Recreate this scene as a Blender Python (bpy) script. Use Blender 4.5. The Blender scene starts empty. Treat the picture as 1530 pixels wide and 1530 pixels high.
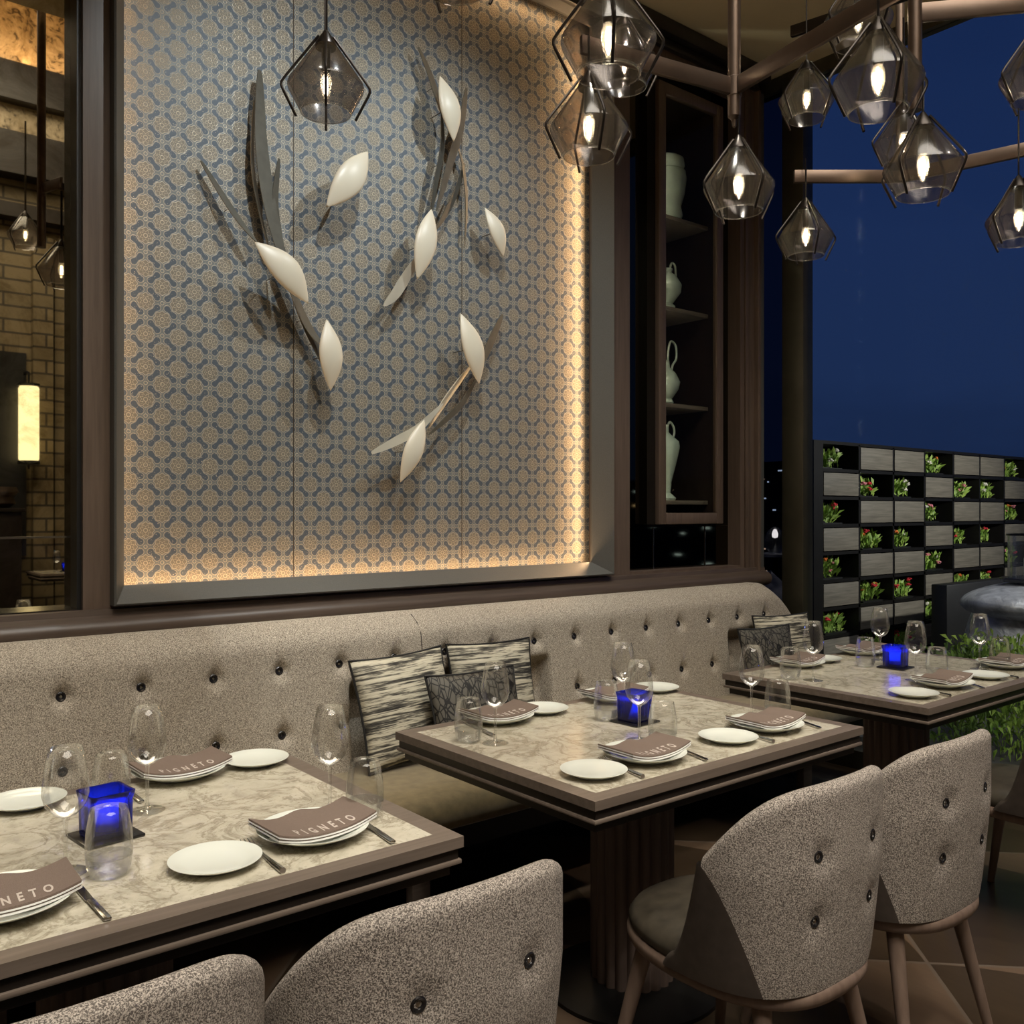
import bpy, bmesh, math, random
from math import sin, cos, pi, radians, hypot
from mathutils import Vector, Matrix
random.seed(7)
S = bpy.context.scene
COL = S.collection

# ------------------------------------------------------------------ camera, world, exposure, large lights
F, X0, Y0, H = 1371.0, 765.0, 762.0, 1.40
TH = radians(50.87); CT, ST = cos(TH), sin(TH)
cam = bpy.data.cameras.new('camera'); cam.lens = F/1530*36; cam.sensor_width = 36
cam.shift_y = -(765-762)/1530*-1*-1
cam.clip_end = 400
co = bpy.data.objects.new('camera', cam); COL.objects.link(co)
co.location = (0, 0, H); co.rotation_euler = (pi/2, 0, TH - pi/2)
S.camera = co
S.view_settings.view_transform = 'Standard'; S.view_settings.look = 'None'
S.view_settings.gamma = 1; S.view_settings.use_curve_mapping = False
S.view_settings.exposure = 0.0
S.cycles.transparent_max_bounces = 40; S.cycles.max_bounces = 14

w = bpy.data.worlds.new('night_sky'); S.world = w; w.use_nodes = True
nt = w.node_tree; nt.nodes.clear()
wo = nt.nodes.new('ShaderNodeOutputWorld'); bg = nt.nodes.new('ShaderNodeBackground')
tc = nt.nodes.new('ShaderNodeTexCoord'); sx = nt.nodes.new('ShaderNodeSeparateXYZ'); nz = nt.nodes.new('ShaderNodeTexNoise')
nz.inputs['Scale'].default_value = 2.2; nz.inputs['Detail'].default_value = 5
mp = nt.nodes.new('ShaderNodeMapping'); mp.inputs['Scale'].default_value = (1, 1, 3.2)
ad = nt.nodes.new('ShaderNodeMath'); ad.operation = 'MULTIPLY_ADD'; ad.inputs[1].default_value = .30
rp = nt.nodes.new('ShaderNodeValToRGB'); e = rp.color_ramp.elements
e[0].position = .08; e[0].color = (.0035, .006, .020, 1)
e[1].position = .75; e[1].color = (.0050, .014, .058, 1)
for p_, c_ in ((.16, (.008, .017, .050, 1)), (.27, (.012, .027, .082, 1)), (.42, (.0115, .027, .088, 1)), (.56, (.0085, .022, .078, 1))):
    q = rp.color_ramp.elements.new(p_); q.color = c_
nt.links.new(tc.outputs['Generated'], sx.inputs[0]); nt.links.new(tc.outputs['Generated'], mp.inputs[0]); nt.links.new(mp.outputs[0], nz.inputs['Vector'])
nt.links.new(nz.outputs[0], ad.inputs[0]); nt.links.new(sx.outputs['Z'], ad.inputs[2]); nt.links.new(ad.outputs[0], rp.inputs[0])
nt.links.new(rp.outputs[0], bg.inputs[0]); nt.links.new(bg.outputs[0], wo.inputs[0]); bg.inputs[1].default_value = 1.0

def pz(px, py, z):                       # place on the horizontal plane z seen through that point of the photograph
    d = (H - z)*F/(py - Y0); l = (px - X0)/F*d
    return Vector((CT*d + ST*l, ST*d - CT*l, z))
def pdp(px, py, d):
    l = (px - X0)/F*d
    return Vector((CT*d + ST*l, ST*d - CT*l, H - (py - Y0)/F*d))
def py_(px, py, Y):                      # on a plane parallel to the long wall
    r = (px - X0)/F; d = Y/(ST - CT*r)
    return Vector(((CT + ST*r)*d, Y, H - (py - Y0)/F*d))
def px_(px, py, X):
    r = (px - X0)/F; d = X/(CT + ST*r)
    return Vector((X, (ST - CT*r)*d, H - (py - Y0)/F*d))

def light(kind, name, loc, power, color, target=None, size=.05, sy=None, spot=60, blend=.5):
    L = bpy.data.lights.new(name, kind); L.energy = power; L.color = color
    if kind == 'AREA':
        L.shape = 'RECTANGLE' if sy else 'SQUARE'; L.size = size
        if sy: L.size_y = sy
    else: L.shadow_soft_size = size
    if kind == 'SPOT': L.spot_size = radians(spot); L.spot_blend = blend
    o = bpy.data.objects.new(name, L); COL.objects.link(o); o.location = loc
    if target is not None: o.rotation_euler = (Vector(target) - Vector(loc)).to_track_quat('-Z', 'Y').to_euler()
    return o
NEU = (1, .95, .83); WARM = (1, .76, .46); AMB = (1, .62, .32); COOL = (.82, .92, 1)
# ceiling spots over the three tables
for i, (x, y) in enumerate(((.40, 1.95), (1.95, 1.95), (3.45, 1.95))):
    light('SPOT', 'ceiling_spot_light', (x, y - .15, 3.88), (86, 84, 80)[i], NEU, (x, y - .05, .75), .035, spot=44, blend=.75)
# spots onto the wall art
light('SPOT', 'art_spot_light', (1.45, 1.75, 3.86), 118, (.90, .96, .97), (1.90, 3.30, 2.35), .012, spot=82, blend=1)
light('SPOT', 'art_spot_light', (2.65, 1.75, 3.86), 78, (.90, .96, .97), (2.20, 3.30, 2.1), .012, spot=72, blend=1)
# spots behind the camera's side onto chair backs
light('SPOT', 'ceiling_spot_light', (1.25, -.55, 3.90), 112, (1, .92, .82), (1.9, 1.05, .62), .04, spot=52, blend=.8)
light('SPOT', 'ceiling_spot_light', (3.30, .10, 3.90), 88, (1, .90, .78), (2.5, 1.05, .60), .04, spot=50, blend=.8)
light('SPOT', 'ceiling_spot_light', (.10, -.35, 3.90), 80, (1, .92, .82), (.55, 1.0, .6), .04, spot=50, blend=.8)
# added area lamp standing in for soft ambient room bounce
light('AREA', 'ambient_fill_light', (.6, -1.4, 6.6), 420, (1, .92, .80), (.9, -1.2, 0), 4.0)
# terrace
light('SPOT', 'terrace_spot_light', (8.9, 1.0, 2.5), 520, (1, .95, .82), (9.0, 4.5, 1.1), .05, spot=95, blend=.9)
light('SPOT', 'terrace_spot_light', (7.0, 1.9, 3.4), 130, (1, .97, .9), (7.3, 2.6, .7), .05, spot=60, blend=.9)
light('SPOT', 'terrace_spot_light', (6.1, 1.2, 3.0), 42, (1, .98, .85), (5.15, 1.7, .6), .05, spot=70, blend=.9)

# ------------------------------------------------------------------ materials
MATS = {}
class NT:
    def __init__(s, name):
        s.m = bpy.data.materials.new(name); s.m.use_nodes = True; s.t = s.m.node_tree
        s.b = s.t.nodes['Principled BSDF']; s.out = s.t.nodes['Material Output']; MATS[name] = s.m
    def n(s, k, **kw):
        x = s.t.nodes.new('ShaderNode' + k)
        for a, v in kw.items(): setattr(x, a, v)
        return x
    def put(s, sock, v):
        if hasattr(v, 'is_output'): s.t.links.new(v, sock)
        else: sock.default_value = v
    def M(s, op, a, b=None, c=None, clamp=False):
        x = s.n('Math', operation=op, use_clamp=clamp); s.put(x.inputs[0], a)
        if b is not None: s.put(x.inputs[1], b)
        if c is not None: s.put(x.inputs[2], c)
        return x.outputs[0]
    def obj(s, scale=(1, 1, 1)):
        t = s.n('TexCoord'); m_ = s.n('Mapping'); m_.inputs['Scale'].default_value = scale
        s.t.links.new(t.outputs['Object'], m_.inputs[0]); return m_.outputs[0]
    def noise(s, vec, scale, detail=2, rough=.5, dist=0):
        x = s.n('TexNoise'); s.put(x.inputs['Vector'], vec); x.inputs['Scale'].default_value = scale
        x.inputs['Detail'].default_value = detail; x.inputs['Roughness'].default_value = rough; x.inputs['Distortion'].default_value = dist
        return x.outputs[0]
    def ramp(s, fac, stops, interp='LINEAR'):
        x = s.n('ValToRGB'); x.color_ramp.interpolation = interp; s.put(x.inputs[0], fac); el = x.color_ramp.elements
        el[0].position = stops[0][0]; el[0].color = (*stops[0][1], 1); el[1].position = stops[-1][0]; el[1].color = (*stops[-1][1], 1)
        for p, c in stops[1:-1]: q = el.new(p); q.color = (*c, 1)
        return x.outputs[0]
    def mix(s, f, a, b):
        x = s.n('Mix', data_type='RGBA'); s.put(x.inputs[0], f)
        for i, v in ((6, a), (7, b)):
            s.put(x.inputs[i], (*v, 1) if isinstance(v, tuple) else v)
        return x.outputs[2]
    def bump(s, h, st=.3, dist=.01):
        x = s.n('Bump'); x.inputs['Strength'].default_value = st; x.inputs['Distance'].default_value = dist
        s.put(x.inputs['Height'], h); s.t.links.new(x.outputs[0], s.b.inputs['Normal'])
    def set(s, col=None, rough=.5, metal=0, spec=.5, **kw):
        if col is not None: s.put(s.b.inputs['Base Color'], (*col, 1) if isinstance(col, tuple) else col)
        s.put(s.b.inputs['Roughness'], rough); s.b.inputs['Metallic'].default_value = metal
        s.b.inputs['Specular IOR Level'].default_value = spec
        for k, v in kw.items(): s.put(s.b.inputs[k.replace('_', ' ')], v)
        return s.m

def simple(name, col, rough=.5, metal=0, spec=.5, var=.12, sc=9):
    a = NT(name); f = a.noise(a.obj(), sc, 4)
    c = a.ramp(f, [(.3, tuple(x*(1-var) for x in col)), (.7, tuple(min(1, x*(1+var)) for x in col))])
    return a.set(c, rough, metal, spec)
def emis(name, col, st):
    a = NT(name); a.set((0, 0, 0)); a.b.inputs['Emission Color'].default_value = (*col, 1); a.b.inputs['Emission Strength'].default_value = st
    return a.m
def glassy(name, tint, edge, refl=.9, rough=.02, base=.03, edgec=.35, fk_=1.0, fmax=.45, haze=None):
    """thin clear or tinted glass: tinted see-through + sharp reflection growing towards the rim"""
    a = NT(name); t = a.t; t.nodes.remove(a.b)
    tr = a.n('BsdfTransparent'); tr2 = a.n('BsdfTransparent'); gl = a.n('BsdfGlossy'); gl.inputs['Roughness'].default_value = rough
    gl.inputs['Color'].default_value = (refl, refl, refl, 1)
    lw = a.n('LayerWeight'); lw.inputs['Blend'].default_value = edgec
    tc_ = a.mix(a.M('POWER', lw.outputs['Facing'], 2.0), tint, edge); t.links.new(tc_, tr.inputs['Color'])
    fr = a.n('Fresnel'); fr.inputs['IOR'].default_value = 1.45
    f = a.M('ADD', a.M('MULTIPLY', a.M('MINIMUM', fr.outputs[0], fmax), fk_), base, clamp=True)
    body = tr.outputs[0]
    if haze:
        hz = a.n('MixShader'); hz.inputs[0].default_value = haze[0]; tl_ = a.n('BsdfTranslucent'); tl_.inputs[0].default_value = (*haze[1], 1)
        t.links.new(body, hz.inputs[1]); t.links.new(tl_.outputs[0], hz.inputs[2]); body = hz.outputs[0]
    mx = a.n('MixShader'); t.links.new(f, mx.inputs[0]); t.links.new(body, mx.inputs[1]); t.links.new(gl.outputs[0], mx.inputs[2])
    t.links.new(mx.outputs[0], a.out.inputs[0]); return a.m

def woodmat(name, c1, c2, rough=.42, axis=2, sc=60):
    a = NT(name); s_ = [sc, sc, sc]; s_[axis] = sc*.05
    f = a.noise(a.obj(tuple(s_)), 1.0, 5, .6, .4)
    a.set(a.ramp(f, [(.3, c1), (.7, c2)]), rough, 0, .45); a.bump(f, .12, .002); return a.m
woodmat('wall_wood', (.092, .063, .046), (.135, .095, .070), .38)
woodmat('wood_x', (.060, .042, .032), (.095, .068, .052), .35, 0)
woodmat('chair_wood', (.135, .092, .070), (.20, .142, .110), .42, 2, 45)
woodmat('table_wood', (.135, .106, .084), (.20, .158, .128), .36, 0)
woodmat('pedestal_wood', (.085, .060, .050), (.14, .10, .082), .5, 2)
simple('dark_wood', (.020, .015, .012), .35)
simple('frame_metal', (.13, .13, .12), .5, .45, .5, .1, 300)
simple('dark_metal', (.022, .021, .020), .35, .6)
simple('window_frame', (.075, .068, .045), .38, .55)
simple('bronze', (.135, .098, .076), .36, .85, .5, .1, 14)
simple('lamp_metal', (.035, .030, .027), .3, .85)
simple('steel', (.55, .54, .52), .18, 1)
simple('highlight_metal', (.52, .49, .40), .4, .3)  # blade metal with a bright highlight put into its colour
simple('blade_metal', (.125, .12, .10), .42, .55, .5, .1, 30)
simple('ceramic', (.60, .55, .44), .38, 0, .5, .02)
simple('porcelain', (.76, .79, .72), .12, 0, .6, .01)
simple('hem', (.80, .80, .78), .8)
simple('letter', (.55, .48, .42), .7)
simple('celadon', (.40, .52, .46), .18, 0, .6, .1, 14)
simple('ceiling_paint', (.50, .42, .27), .9, 0, .2, .02)
simple('leather', (.060, .048, .040), .42, 0, .5, .15, 40)
simple('black', (.010, .010, .010), .4)
simple('black_rim', (.012, .011, .012), .22, 0, .6)
simple('silver_stone', (.62, .64, .68), .42, .6, .5, .25, 6)
simple('concrete', (.07, .068, .06), .8)
simple('hedge_stem', (.05, .045, .02), .8)
simple('candle_wax', (.8, .8, .75), .5)
emis('bulb_glow', (1, .86, .62), 34.0); emis('flame', (1, .75, .45), 26)
emis('lantern_glow', (1, .84, .48), 2.2); emis('city_white', (.7, .9, 1), 3.2); emis('city_warm', (1, .7, .4), 3.0); emis('city_red', (1, .1, .08), 2.2); emis('city_bright', (1, .95, .75), 9)
glassy('clear_glass', (.975, .975, .965), (.74, .75, .73), 1, .015, .014, fmax=.42, haze=(.03, (.8, .8, .76)))
glassy('cut_glass', (.93, .94, .93), (.80, .80, .78), 1, .04, .12, haze=(.12, (.8, .8, .76)))
glassy('smoke_glass', (.50, .465, .45), (.26, .235, .225), .9, .15, .02, fmax=.16, haze=(.018, (.55, .48, .42)))
glassy('bulb_glass', (.9, .9, .88), (.9, .9, .88), 1, .02, .02, haze=(.10, (1, .95, .85)))
glassy('window_glass', (.93, .95, .97), (.9, .92, .94), .9, .0, .0, fk_=.045)
glassy('door_glass', (.90, .89, .86), (.85, .85, .8), .8, .0, .0, fk_=.03)

a = NT('velvet'); f = a.noise(a.obj(), 30, 4)
a.set(a.ramp(f, [(.3, (.16, .118, .052)), (.7, (.25, .19, .09))]), .62, 0, .4, Sheen_Weight=.5); a.bump(f, .2, .004)
a = NT('chair_seat'); f = a.noise(a.obj(), 30, 4)
a.set(a.ramp(f, [(.3, (.030, .025, .018)), (.7, (.058, .048, .034))]), .42, 0, .5)

def speckle(name, scale, dark, lite, lo=.42, hi=.60):
    a = NT(name); v = a.obj()
    f = a.noise(v, scale, 1.5, .6, .8); g = a.noise(v, 5, 3)
    c = a.ramp(f, [(lo, dark), ((lo+hi)/2, tuple((p+q)*.45 for p, q in zip(dark, lite))), (hi, lite)])
    a.set(a.mix(a.M('MULTIPLY', g, .25), c, tuple(x*.8 for x in lite)), .82, 0, .25); a.bump(f, .5, .003); return a.m
speckle('banquette_fabric', 380, (.115, .092, .072), (.66, .585, .475), .38, .62)
speckle('chair_fabric', 430, (.060, .050, .044), (.55, .49, .43), .42, .60)

a = NT('marble'); v = a.obj()
n1 = a.noise(v, 6.5, 9, .68, .9); n2 = a.noise(v, 17, 8, .7, .5); n3 = a.noise(v, 60, 6, .7)
c = a.ramp(n2, [(.30, (.42, .385, .30)), (.5, (.60, .555, .445)), (.7, (.69, .645, .53))])
vein = a.M('SUBTRACT', 1.0, a.M('MULTIPLY', a.M('ABSOLUTE', a.M('SUBTRACT', n1, .5)), 24.0), clamp=True)
vein = a.M('MULTIPLY', vein, a.M('MULTIPLY', n3, 1.15))
c = a.mix(vein, c, (.20, .165, .105)); c = a.mix(a.M('MULTIPLY', a.M('GREATER_THAN', n3, .60), .35), c, (.26, .23, .17))
a.set(c, .16, 0, .5); a.b.inputs['Coat Weight'].default_value = .2; a.b.inputs['Coat Roughness'].default_value = .08

a = NT('napkin'); f = a.noise(a.obj(), 900, 1)
a.set(a.ramp(f, [(.3, (.165, .122, .100)), (.7, (.225, .172, .142))]), .85, 0, .2); a.bump(f, .2, .001)

a = NT('floor_wood'); v = a.obj(); s_ = a.n('SeparateXYZ'); a.put(s_.inputs[0], v)
u_ = a.M('MULTIPLY', a.M('ADD', s_.outputs[0], s_.outputs[1]), .72); w_ = a.M('MULTIPLY', a.M('SUBTRACT', s_.outputs[0], s_.outputs[1]), .72)
fu = a.M('FRACT', u_); fw = a.M('FRACT', w_)
tri = a.M('GREATER_THAN', a.M('ADD', a.M('POWER', fu, 2.0), a.M('POWER', fw, 2.0)), 1.0)
seam = a.M('MAXIMUM', a.M('LESS_THAN', fu, .012), a.M('LESS_THAN', fw, .012))
f = a.noise(a.obj((40, 4, 4)), 1.0, 5, .6, .5)
c = a.mix(f, (.034, .022, .013), (.062, .042, .025)); c = a.mix(tri, c, a.mix(f, (.10, .066, .042), (.15, .10, .065))); c = a.mix(seam, c, (.13, .10, .075))
a.set(c, .30, 0, .5)

a = NT('wallpaper'); v = a.obj(); s_ = a.n('SeparateXYZ'); a.put(s_.inputs[0], v); M = a.M
P = .1155
xx = M('DIVIDE', s_.outputs[0], P); zz = M('DIVIDE', s_.outputs[2], P)
pu = M('SUBTRACT', M('FRACT', M('ADD', xx, zz)), .5); pv = M('SUBTRACT', M('FRACT', M('ADD', M('SUBTRACT', xx, zz), 60.0)), .5)
au = M('ABSOLUTE', pu); av = M('ABSOLUTE', pv)
def hyp(p, q): return M('SQRT', M('ADD', M('MULTIPLY', p, p), M('MULTIPLY', q, q)))
def dumb(p, q):
    return M('SUBTRACT', hyp(M('SUBTRACT', .5, p), M('MAXIMUM', M('SUBTRACT', q, .19), 0.0)), M('ADD', .070, M('MULTIPLY', M('MINIMUM', q, .19), .30)))
dd = M('MINIMUM', dumb(au, av), dumb(av, au))
blob = M('LESS_THAN', dd, 0.0)
def line(x, wdt): return M('SUBTRACT', 1.0, M('DIVIDE', M('ABSOLUTE', x), wdt), clamp=True)
r_ = hyp(pu, pv); th = M('ARCTAN2', pu, pv)
l1 = line(M('SUBTRACT', r_, M('ADD', .335, M('MULTIPLY', M('COSINE', M('MULTIPLY', th, 8.0)), .030))), .022)
l2 = line(M('SUBTRACT', r_, M('ADD', .200, M('MULTIPLY', M('COSINE', M('MULTIPLY', th, 8.0)), -.045))), .022)
l3 = line(M('SUBTRACT', r_, .085), .026)
cr = hyp(M('SUBTRACT', .5, au), M('SUBTRACT', .5, av))
l4 = line(M('SUBTRACT', cr, .075), .022)
l5 = line(M('SUBTRACT', dd, .028), .018)
lines = M('MAXIMUM', M('MAXIMUM', l1, l2), M('MAXIMUM', M('MAXIMUM', l3, l4), M('MULTIPLY', l5, .8)))
med = M('LESS_THAN', r_, .335)
fl = a.noise(v, 260, 2); gl_ = a.noise(v, 3, 3)
c = a.mix(med, (.155, .168, .165), a.mix(gl_, (.165, .150, .120), (.205, .188, .150)))
c = a.mix(blob, c, (.075, .095, .118))
c = a.mix(M('MULTIPLY', lines, .85), c, (.52, .44, .32))
sp = M('GREATER_THAN', fl, .685); c = a.mix(M('MULTIPLY', sp, .7), c, (.62, .55, .42))
sm = M('MAXIMUM', M('LESS_THAN', M('ABSOLUTE', M('SUBTRACT', s_.outputs[0], 1.603)), .0022), M('LESS_THAN', M('ABSOLUTE', M('SUBTRACT', s_.outputs[0], 2.416)), .0022))
c = a.mix(sm, c, (.05, .035, .02))
a.set(c, M('SUBTRACT', .50, M('MULTIPLY', lines, .15)), .25, .5); a.bump(lines, .25, .002)

a = NT('striped_cloth'); v = a.obj((1.2, 1.2, 24)); n1 = a.noise(v, 2.4, 5, .65, .5); n2 = a.noise(a.obj((10, 10, 120)), 1.6, 3, .6)
st_ = a.M('ADD', a.M('MULTIPLY', n1, .7), a.M('MULTIPLY', n2, .3))
a.set(a.ramp(st_, [(.42, (.035, .033, .030)), (.48, (.14, .13, .105)), (.53, (.52, .48, .37)), (.66, (.66, .61, .48))]), .85, 0, .2); a.bump(st_, .6, .006)
a = NT('web_cloth'); v = a.obj((1, 1, .8)); vo = a.n('TexVoronoi', feature='DISTANCE_TO_EDGE'); a.put(vo.inputs['Vector'], v); vo.inputs['Scale'].default_value = 30; vo.inputs['Randomness'].default_value = 1
v2 = a.n('TexVoronoi', feature='DISTANCE_TO_EDGE'); a.put(v2.inputs['Vector'], a.obj((1.6, 1, .55))); v2.inputs['Scale'].default_value = 27
a.set(a.ramp(a.M('MINIMUM', vo.outputs[0], v2.outputs[0]), [(.035, (.008, .007, .006)), (.065, (.095, .087, .07)), (1, (.13, .12, .095))]), .6, 0, .4)
a = NT('stone_wall'); v = a.obj(); br = a.n('TexBrick'); m_ = a.n('Mapping'); a.put(m_.inputs[0], v); m_.inputs['Rotation'].default_value = (pi/2, 0, 0); a.put(br.inputs['Vector'], m_.outputs[0])
br.inputs['Scale'].default_value = 1.0; br.inputs['Brick Width'].default_value = .8; br.inputs['Row Height'].default_value = .145; br.inputs['Mortar Size'].default_value = .012
br.inputs['Color1'].default_value = (.22, .165, .085, 1); br.inputs['Color2'].default_value = (.16, .12, .06, 1); br.inputs['Mortar'].default_value = (.03, .022, .012, 1)
a.set(a.mix(a.M('MULTIPLY', a.noise(v, 9, 6, .7, 2), .5), br.outputs[0], (.05, .04, .02)), .6)
a = NT('veined_stone'); v = a.obj(); n1 = a.noise(v, 7, 8, .7, 2.2)
a.set(a.ramp(n1, [(.38, (.06, .045, .03)), (.47, (.42, .34, .22)), (.7, (.62, .52, .36))]), .5)
a = NT('planter_wood'); f = a.noise(a.obj((3, 3, 55)), 1, 5, .6, .4)
a.set(a.ramp(f, [(.3, (.10, .09, .072)), (.7, (.20, .18, .147))]), .6)
a = NT('rough_silver'); v = a.obj(); f = a.noise(v, 9, 6, .65, .6)
a.set(a.ramp(f, [(.35, (.34, .35, .37)), (.65, (.74, .75, .76))]), .38, .25); a.bump(f, .5, .02)
a = NT('leaf'); f = a.noise(a.obj(), 12, 3); a.set(a.ramp(f, [(.3, (.10, .22, .025)), (.7, (.42, .58, .12))]), .5, 0, .4)
a = NT('dark_leaf'); f = a.noise(a.obj(), 14, 3); a.set(a.ramp(f, [(.3, (.03, .07, .012)), (.7, (.16, .26, .05))]), .5, 0, .4)
for nm, c in (('petal_red', (.75, .05, .07)), ('petal_pink', (.85, .30, .36)), ('petal_orange', (.80, .22, .05)), ('petal_white', (.85, .82, .72))): simple(nm, c, .6)
a = NT('mirror'); f = a.noise(a.obj(), 5, 6, .7, 1.5)
a.set(a.ramp(f, [(.35, (.42, .36, .25)), (.55, (.66, .60, .46))]), .015, 1.0)
a = NT('dark_mirror'); a.set((.085, .078, .055), .03, 1.0)
# blue candle glass: translucent
a = NT('blue_glass'); a.t.nodes.remove(a.b); tr = a.n('BsdfTransparent'); tr.inputs[0].default_value = (.07, .17, .92, 1); tl = a.n('BsdfTranslucent'); tl.inputs[0].default_value = (.03, .07, .95, 1)
df = a.n('BsdfDiffuse'); df.inputs[0].default_value = (.005, .008, .16, 1)
gl = a.n('BsdfGlossy'); gl.inputs['Roughness'].default_value = .03; fr = a.n('Fresnel'); fr.inputs[0].default_value = 1.5
m1 = a.n('MixShader'); m1.inputs[0].default_value = .10; m2 = a.n('MixShader'); m3 = a.n('MixShader'); m3.inputs[0].default_value = .12
a.t.links.new(tr.outputs[0], m1.inputs[1]); a.t.links.new(tl.outputs[0], m1.inputs[2]); a.t.links.new(m1.outputs[0], m3.inputs[1]); a.t.links.new(df.outputs[0], m3.inputs[2])
a.t.links.new(fr.outputs[0], m2.inputs[0]); a.t.links.new(m3.outputs[0], m2.inputs[1]); a.t.links.new(gl.outputs[0], m2.inputs[2]); a.t.links.new(m2.outputs[0], a.out.inputs[0])
a = NT('blue_insert'); a.set((.12, .38, .95), .4, 0, .5, Transmission_Weight=.0); a.b.inputs['Subsurface Weight'].default_value = 0
a.t.nodes.remove(a.b); tl = a.n('BsdfTranslucent'); tl.inputs[0].default_value = (.35, .75, 1, 1); a.t.links.new(tl.outputs[0], a.out.inputs[0])

# ------------------------------------------------------------------ mesh builder
class MB:
    def __init__(s): s.b = bmesh.new()
    def box(s, x0, x1, y0, y1, z0, z1, M=None, bev=0):
        r = bmesh.ops.create_cube(s.b, size=1); vs = r['verts']
        for v in vs: v.co = Vector(((x0+x1)/2 + v.co.x*(x1-x0), (y0+y1)/2 + v.co.y*(y1-y0), (z0+z1)/2 + v.co.z*(z1-z0)))
        if bev:
            es = list({e for v in vs for e in v.link_edges}); rr = bmesh.ops.bevel(s.b, geom=es, offset=bev, segments=2, affect='EDGES', profile=.5); vs = [v for v in rr['verts']]
            vs = list(set(vs) | {v for f in rr['faces'] for v in f.verts})
        if M: bmesh.ops.transform(s.b, matrix=M, verts=list(set(vs)))
        return s
    def lathe(s, prof, seg=32, M=None, mod=None):
        rings = []
        for (r, z) in prof:
            if r < 1e-6: rings.append([s.b.verts.new((0, 0, z))])
            else:
                rings.append([s.b.verts.new(((r*(mod(2*pi*k/seg, z) if mod else 1))*cos(2*pi*k/seg), (r*(mod(2*pi*k/seg, z) if mod else 1))*sin(2*pi*k/seg), z)) for k in range(seg)])
        for a_, b_ in zip(rings, rings[1:]):
            for k in range(seg):
                k2 = (k+1) % seg
                if len(a_) == 1 and len(b_) == 1: continue
                if len(a_) == 1: s.b.faces.new((a_[0], b_[k2], b_[k]))
                elif len(b_) == 1: s.b.faces.new((a_[k], a_[k2], b_[0]))
                else: s.b.faces.new((a_[k], a_[k2], b_[k2], b_[k]))
        if M: bmesh.ops.transform(s.b, matrix=M, verts=[v for r in rings for v in r])
        return s
    def tube(s, pts, rad, seg=8, cap=True, flat=None):
        pts = [Vector(p) for p in pts]; n = len(pts); rings = []
        rr = rad if isinstance(rad, (list, tuple)) else [rad]*n
        up = Vector((0, 0, 1)); prev = None
        for i, p in enumerate(pts):
            t = (pts[min(i+1, n-1)] - pts[max(i-1, 0)]).normalized()
            if prev is None:
                a_ = up if abs(t.dot(up)) < .95 else Vector((1, 0, 0)); u = t.cross(a_).normalized()
            else: u = (prev - t*prev.dot(t)).normalized()
            prev = u; v_ = t.cross(u)
            fy = flat if flat else 1
            rings.append([s.b.verts.new(p + (u*cos(2*pi*k/seg)*rr[i]*fy + v_*sin(2*pi*k/seg)*rr[i])) for k in range(seg)])
        for a_, b_ in zip(rings, rings[1:]):
            for k in range(seg): s.b.faces.new((a_[k], a_[(k+1) % seg], b_[(k+1) % seg], b_[k]))
        if cap: s.b.faces.new(rings[0][::-1]); s.b.faces.new(rings[-1])
        return s
    def grid(s, fn, nu, nv, closeu=False):
        g = [[s.b.verts.new(fn(i/(nu-1) if not closeu else i/nu, j/(nv-1))) for j in range(nv)] for i in range(nu)]
        for i in range(nu if closeu else nu-1):
            for j in range(nv-1): s.b.faces.new((g[i][j], g[(i+1) % nu][j], g[(i+1) % nu][j+1], g[i][j+1]))
        return s
    def poly(s, pts, thick=None):
        vs = [s.b.verts.new(p) for p in pts]; f = s.b.faces.new(vs)
        if thick:
            r = bmesh.ops.extrude_face_region(s.b, geom=[f]); bmesh.ops.translate(s.b, vec=Vector(thick), verts=[q for q in r['geom'] if isinstance(q, bmesh.types.BMVert)])
        return s
    def done(s, name, mat, parent=None, smooth=35, fix=True, **tags):
        if fix: bmesh.ops.recalc_face_normals(s.b, faces=s.b.faces)
        me = bpy.data.meshes.new(name); s.b.to_mesh(me); s.b.free(); me.materials.append(MATS[mat])
        if smooth:
            me.shade_smooth(); me.set_sharp_from_angle(angle=radians(smooth))
        o = bpy.data.objects.new(name, me); COL.objects.link(o)
        if parent: o.parent = parent
        for k, v in tags.items(): o[k] = v
        return o
def tag(o, label=None, category=None, group=None, kind=None):
    for k, v in (('label', label), ('category', category), ('group', group), ('kind', kind)):
        if v: o[k] = v
        elif k in o: del o[k]
    return o
def thing(name, label, cat, loc=(0, 0, 0), rz=0, group=None):
    o = bpy.data.objects.new(name, None); COL.objects.link(o); o.empty_display_size = .1
    o.location = loc; o.rotation_euler = (0, 0, rz); tag(o, label, cat, group); return o
def kids(o): return [c for c in bpy.data.objects if c.parent == o]
def dup(root, loc, rz=0, label=None, group=None, scale=None):
    c = root.copy(); COL.objects.link(c); c.location = loc; c.rotation_euler = (0, 0, rz)
    if label: c['label'] = label
    if group: c['group'] = group
    if scale: c.scale = scale
    def rec(o, p):
        for k in kids(o):
            q = k.copy(); COL.objects.link(q); q.parent = p; rec(k, q)
    rec(root, c); return c
def struct(o): o['kind'] = 'structure'; return o

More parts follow.
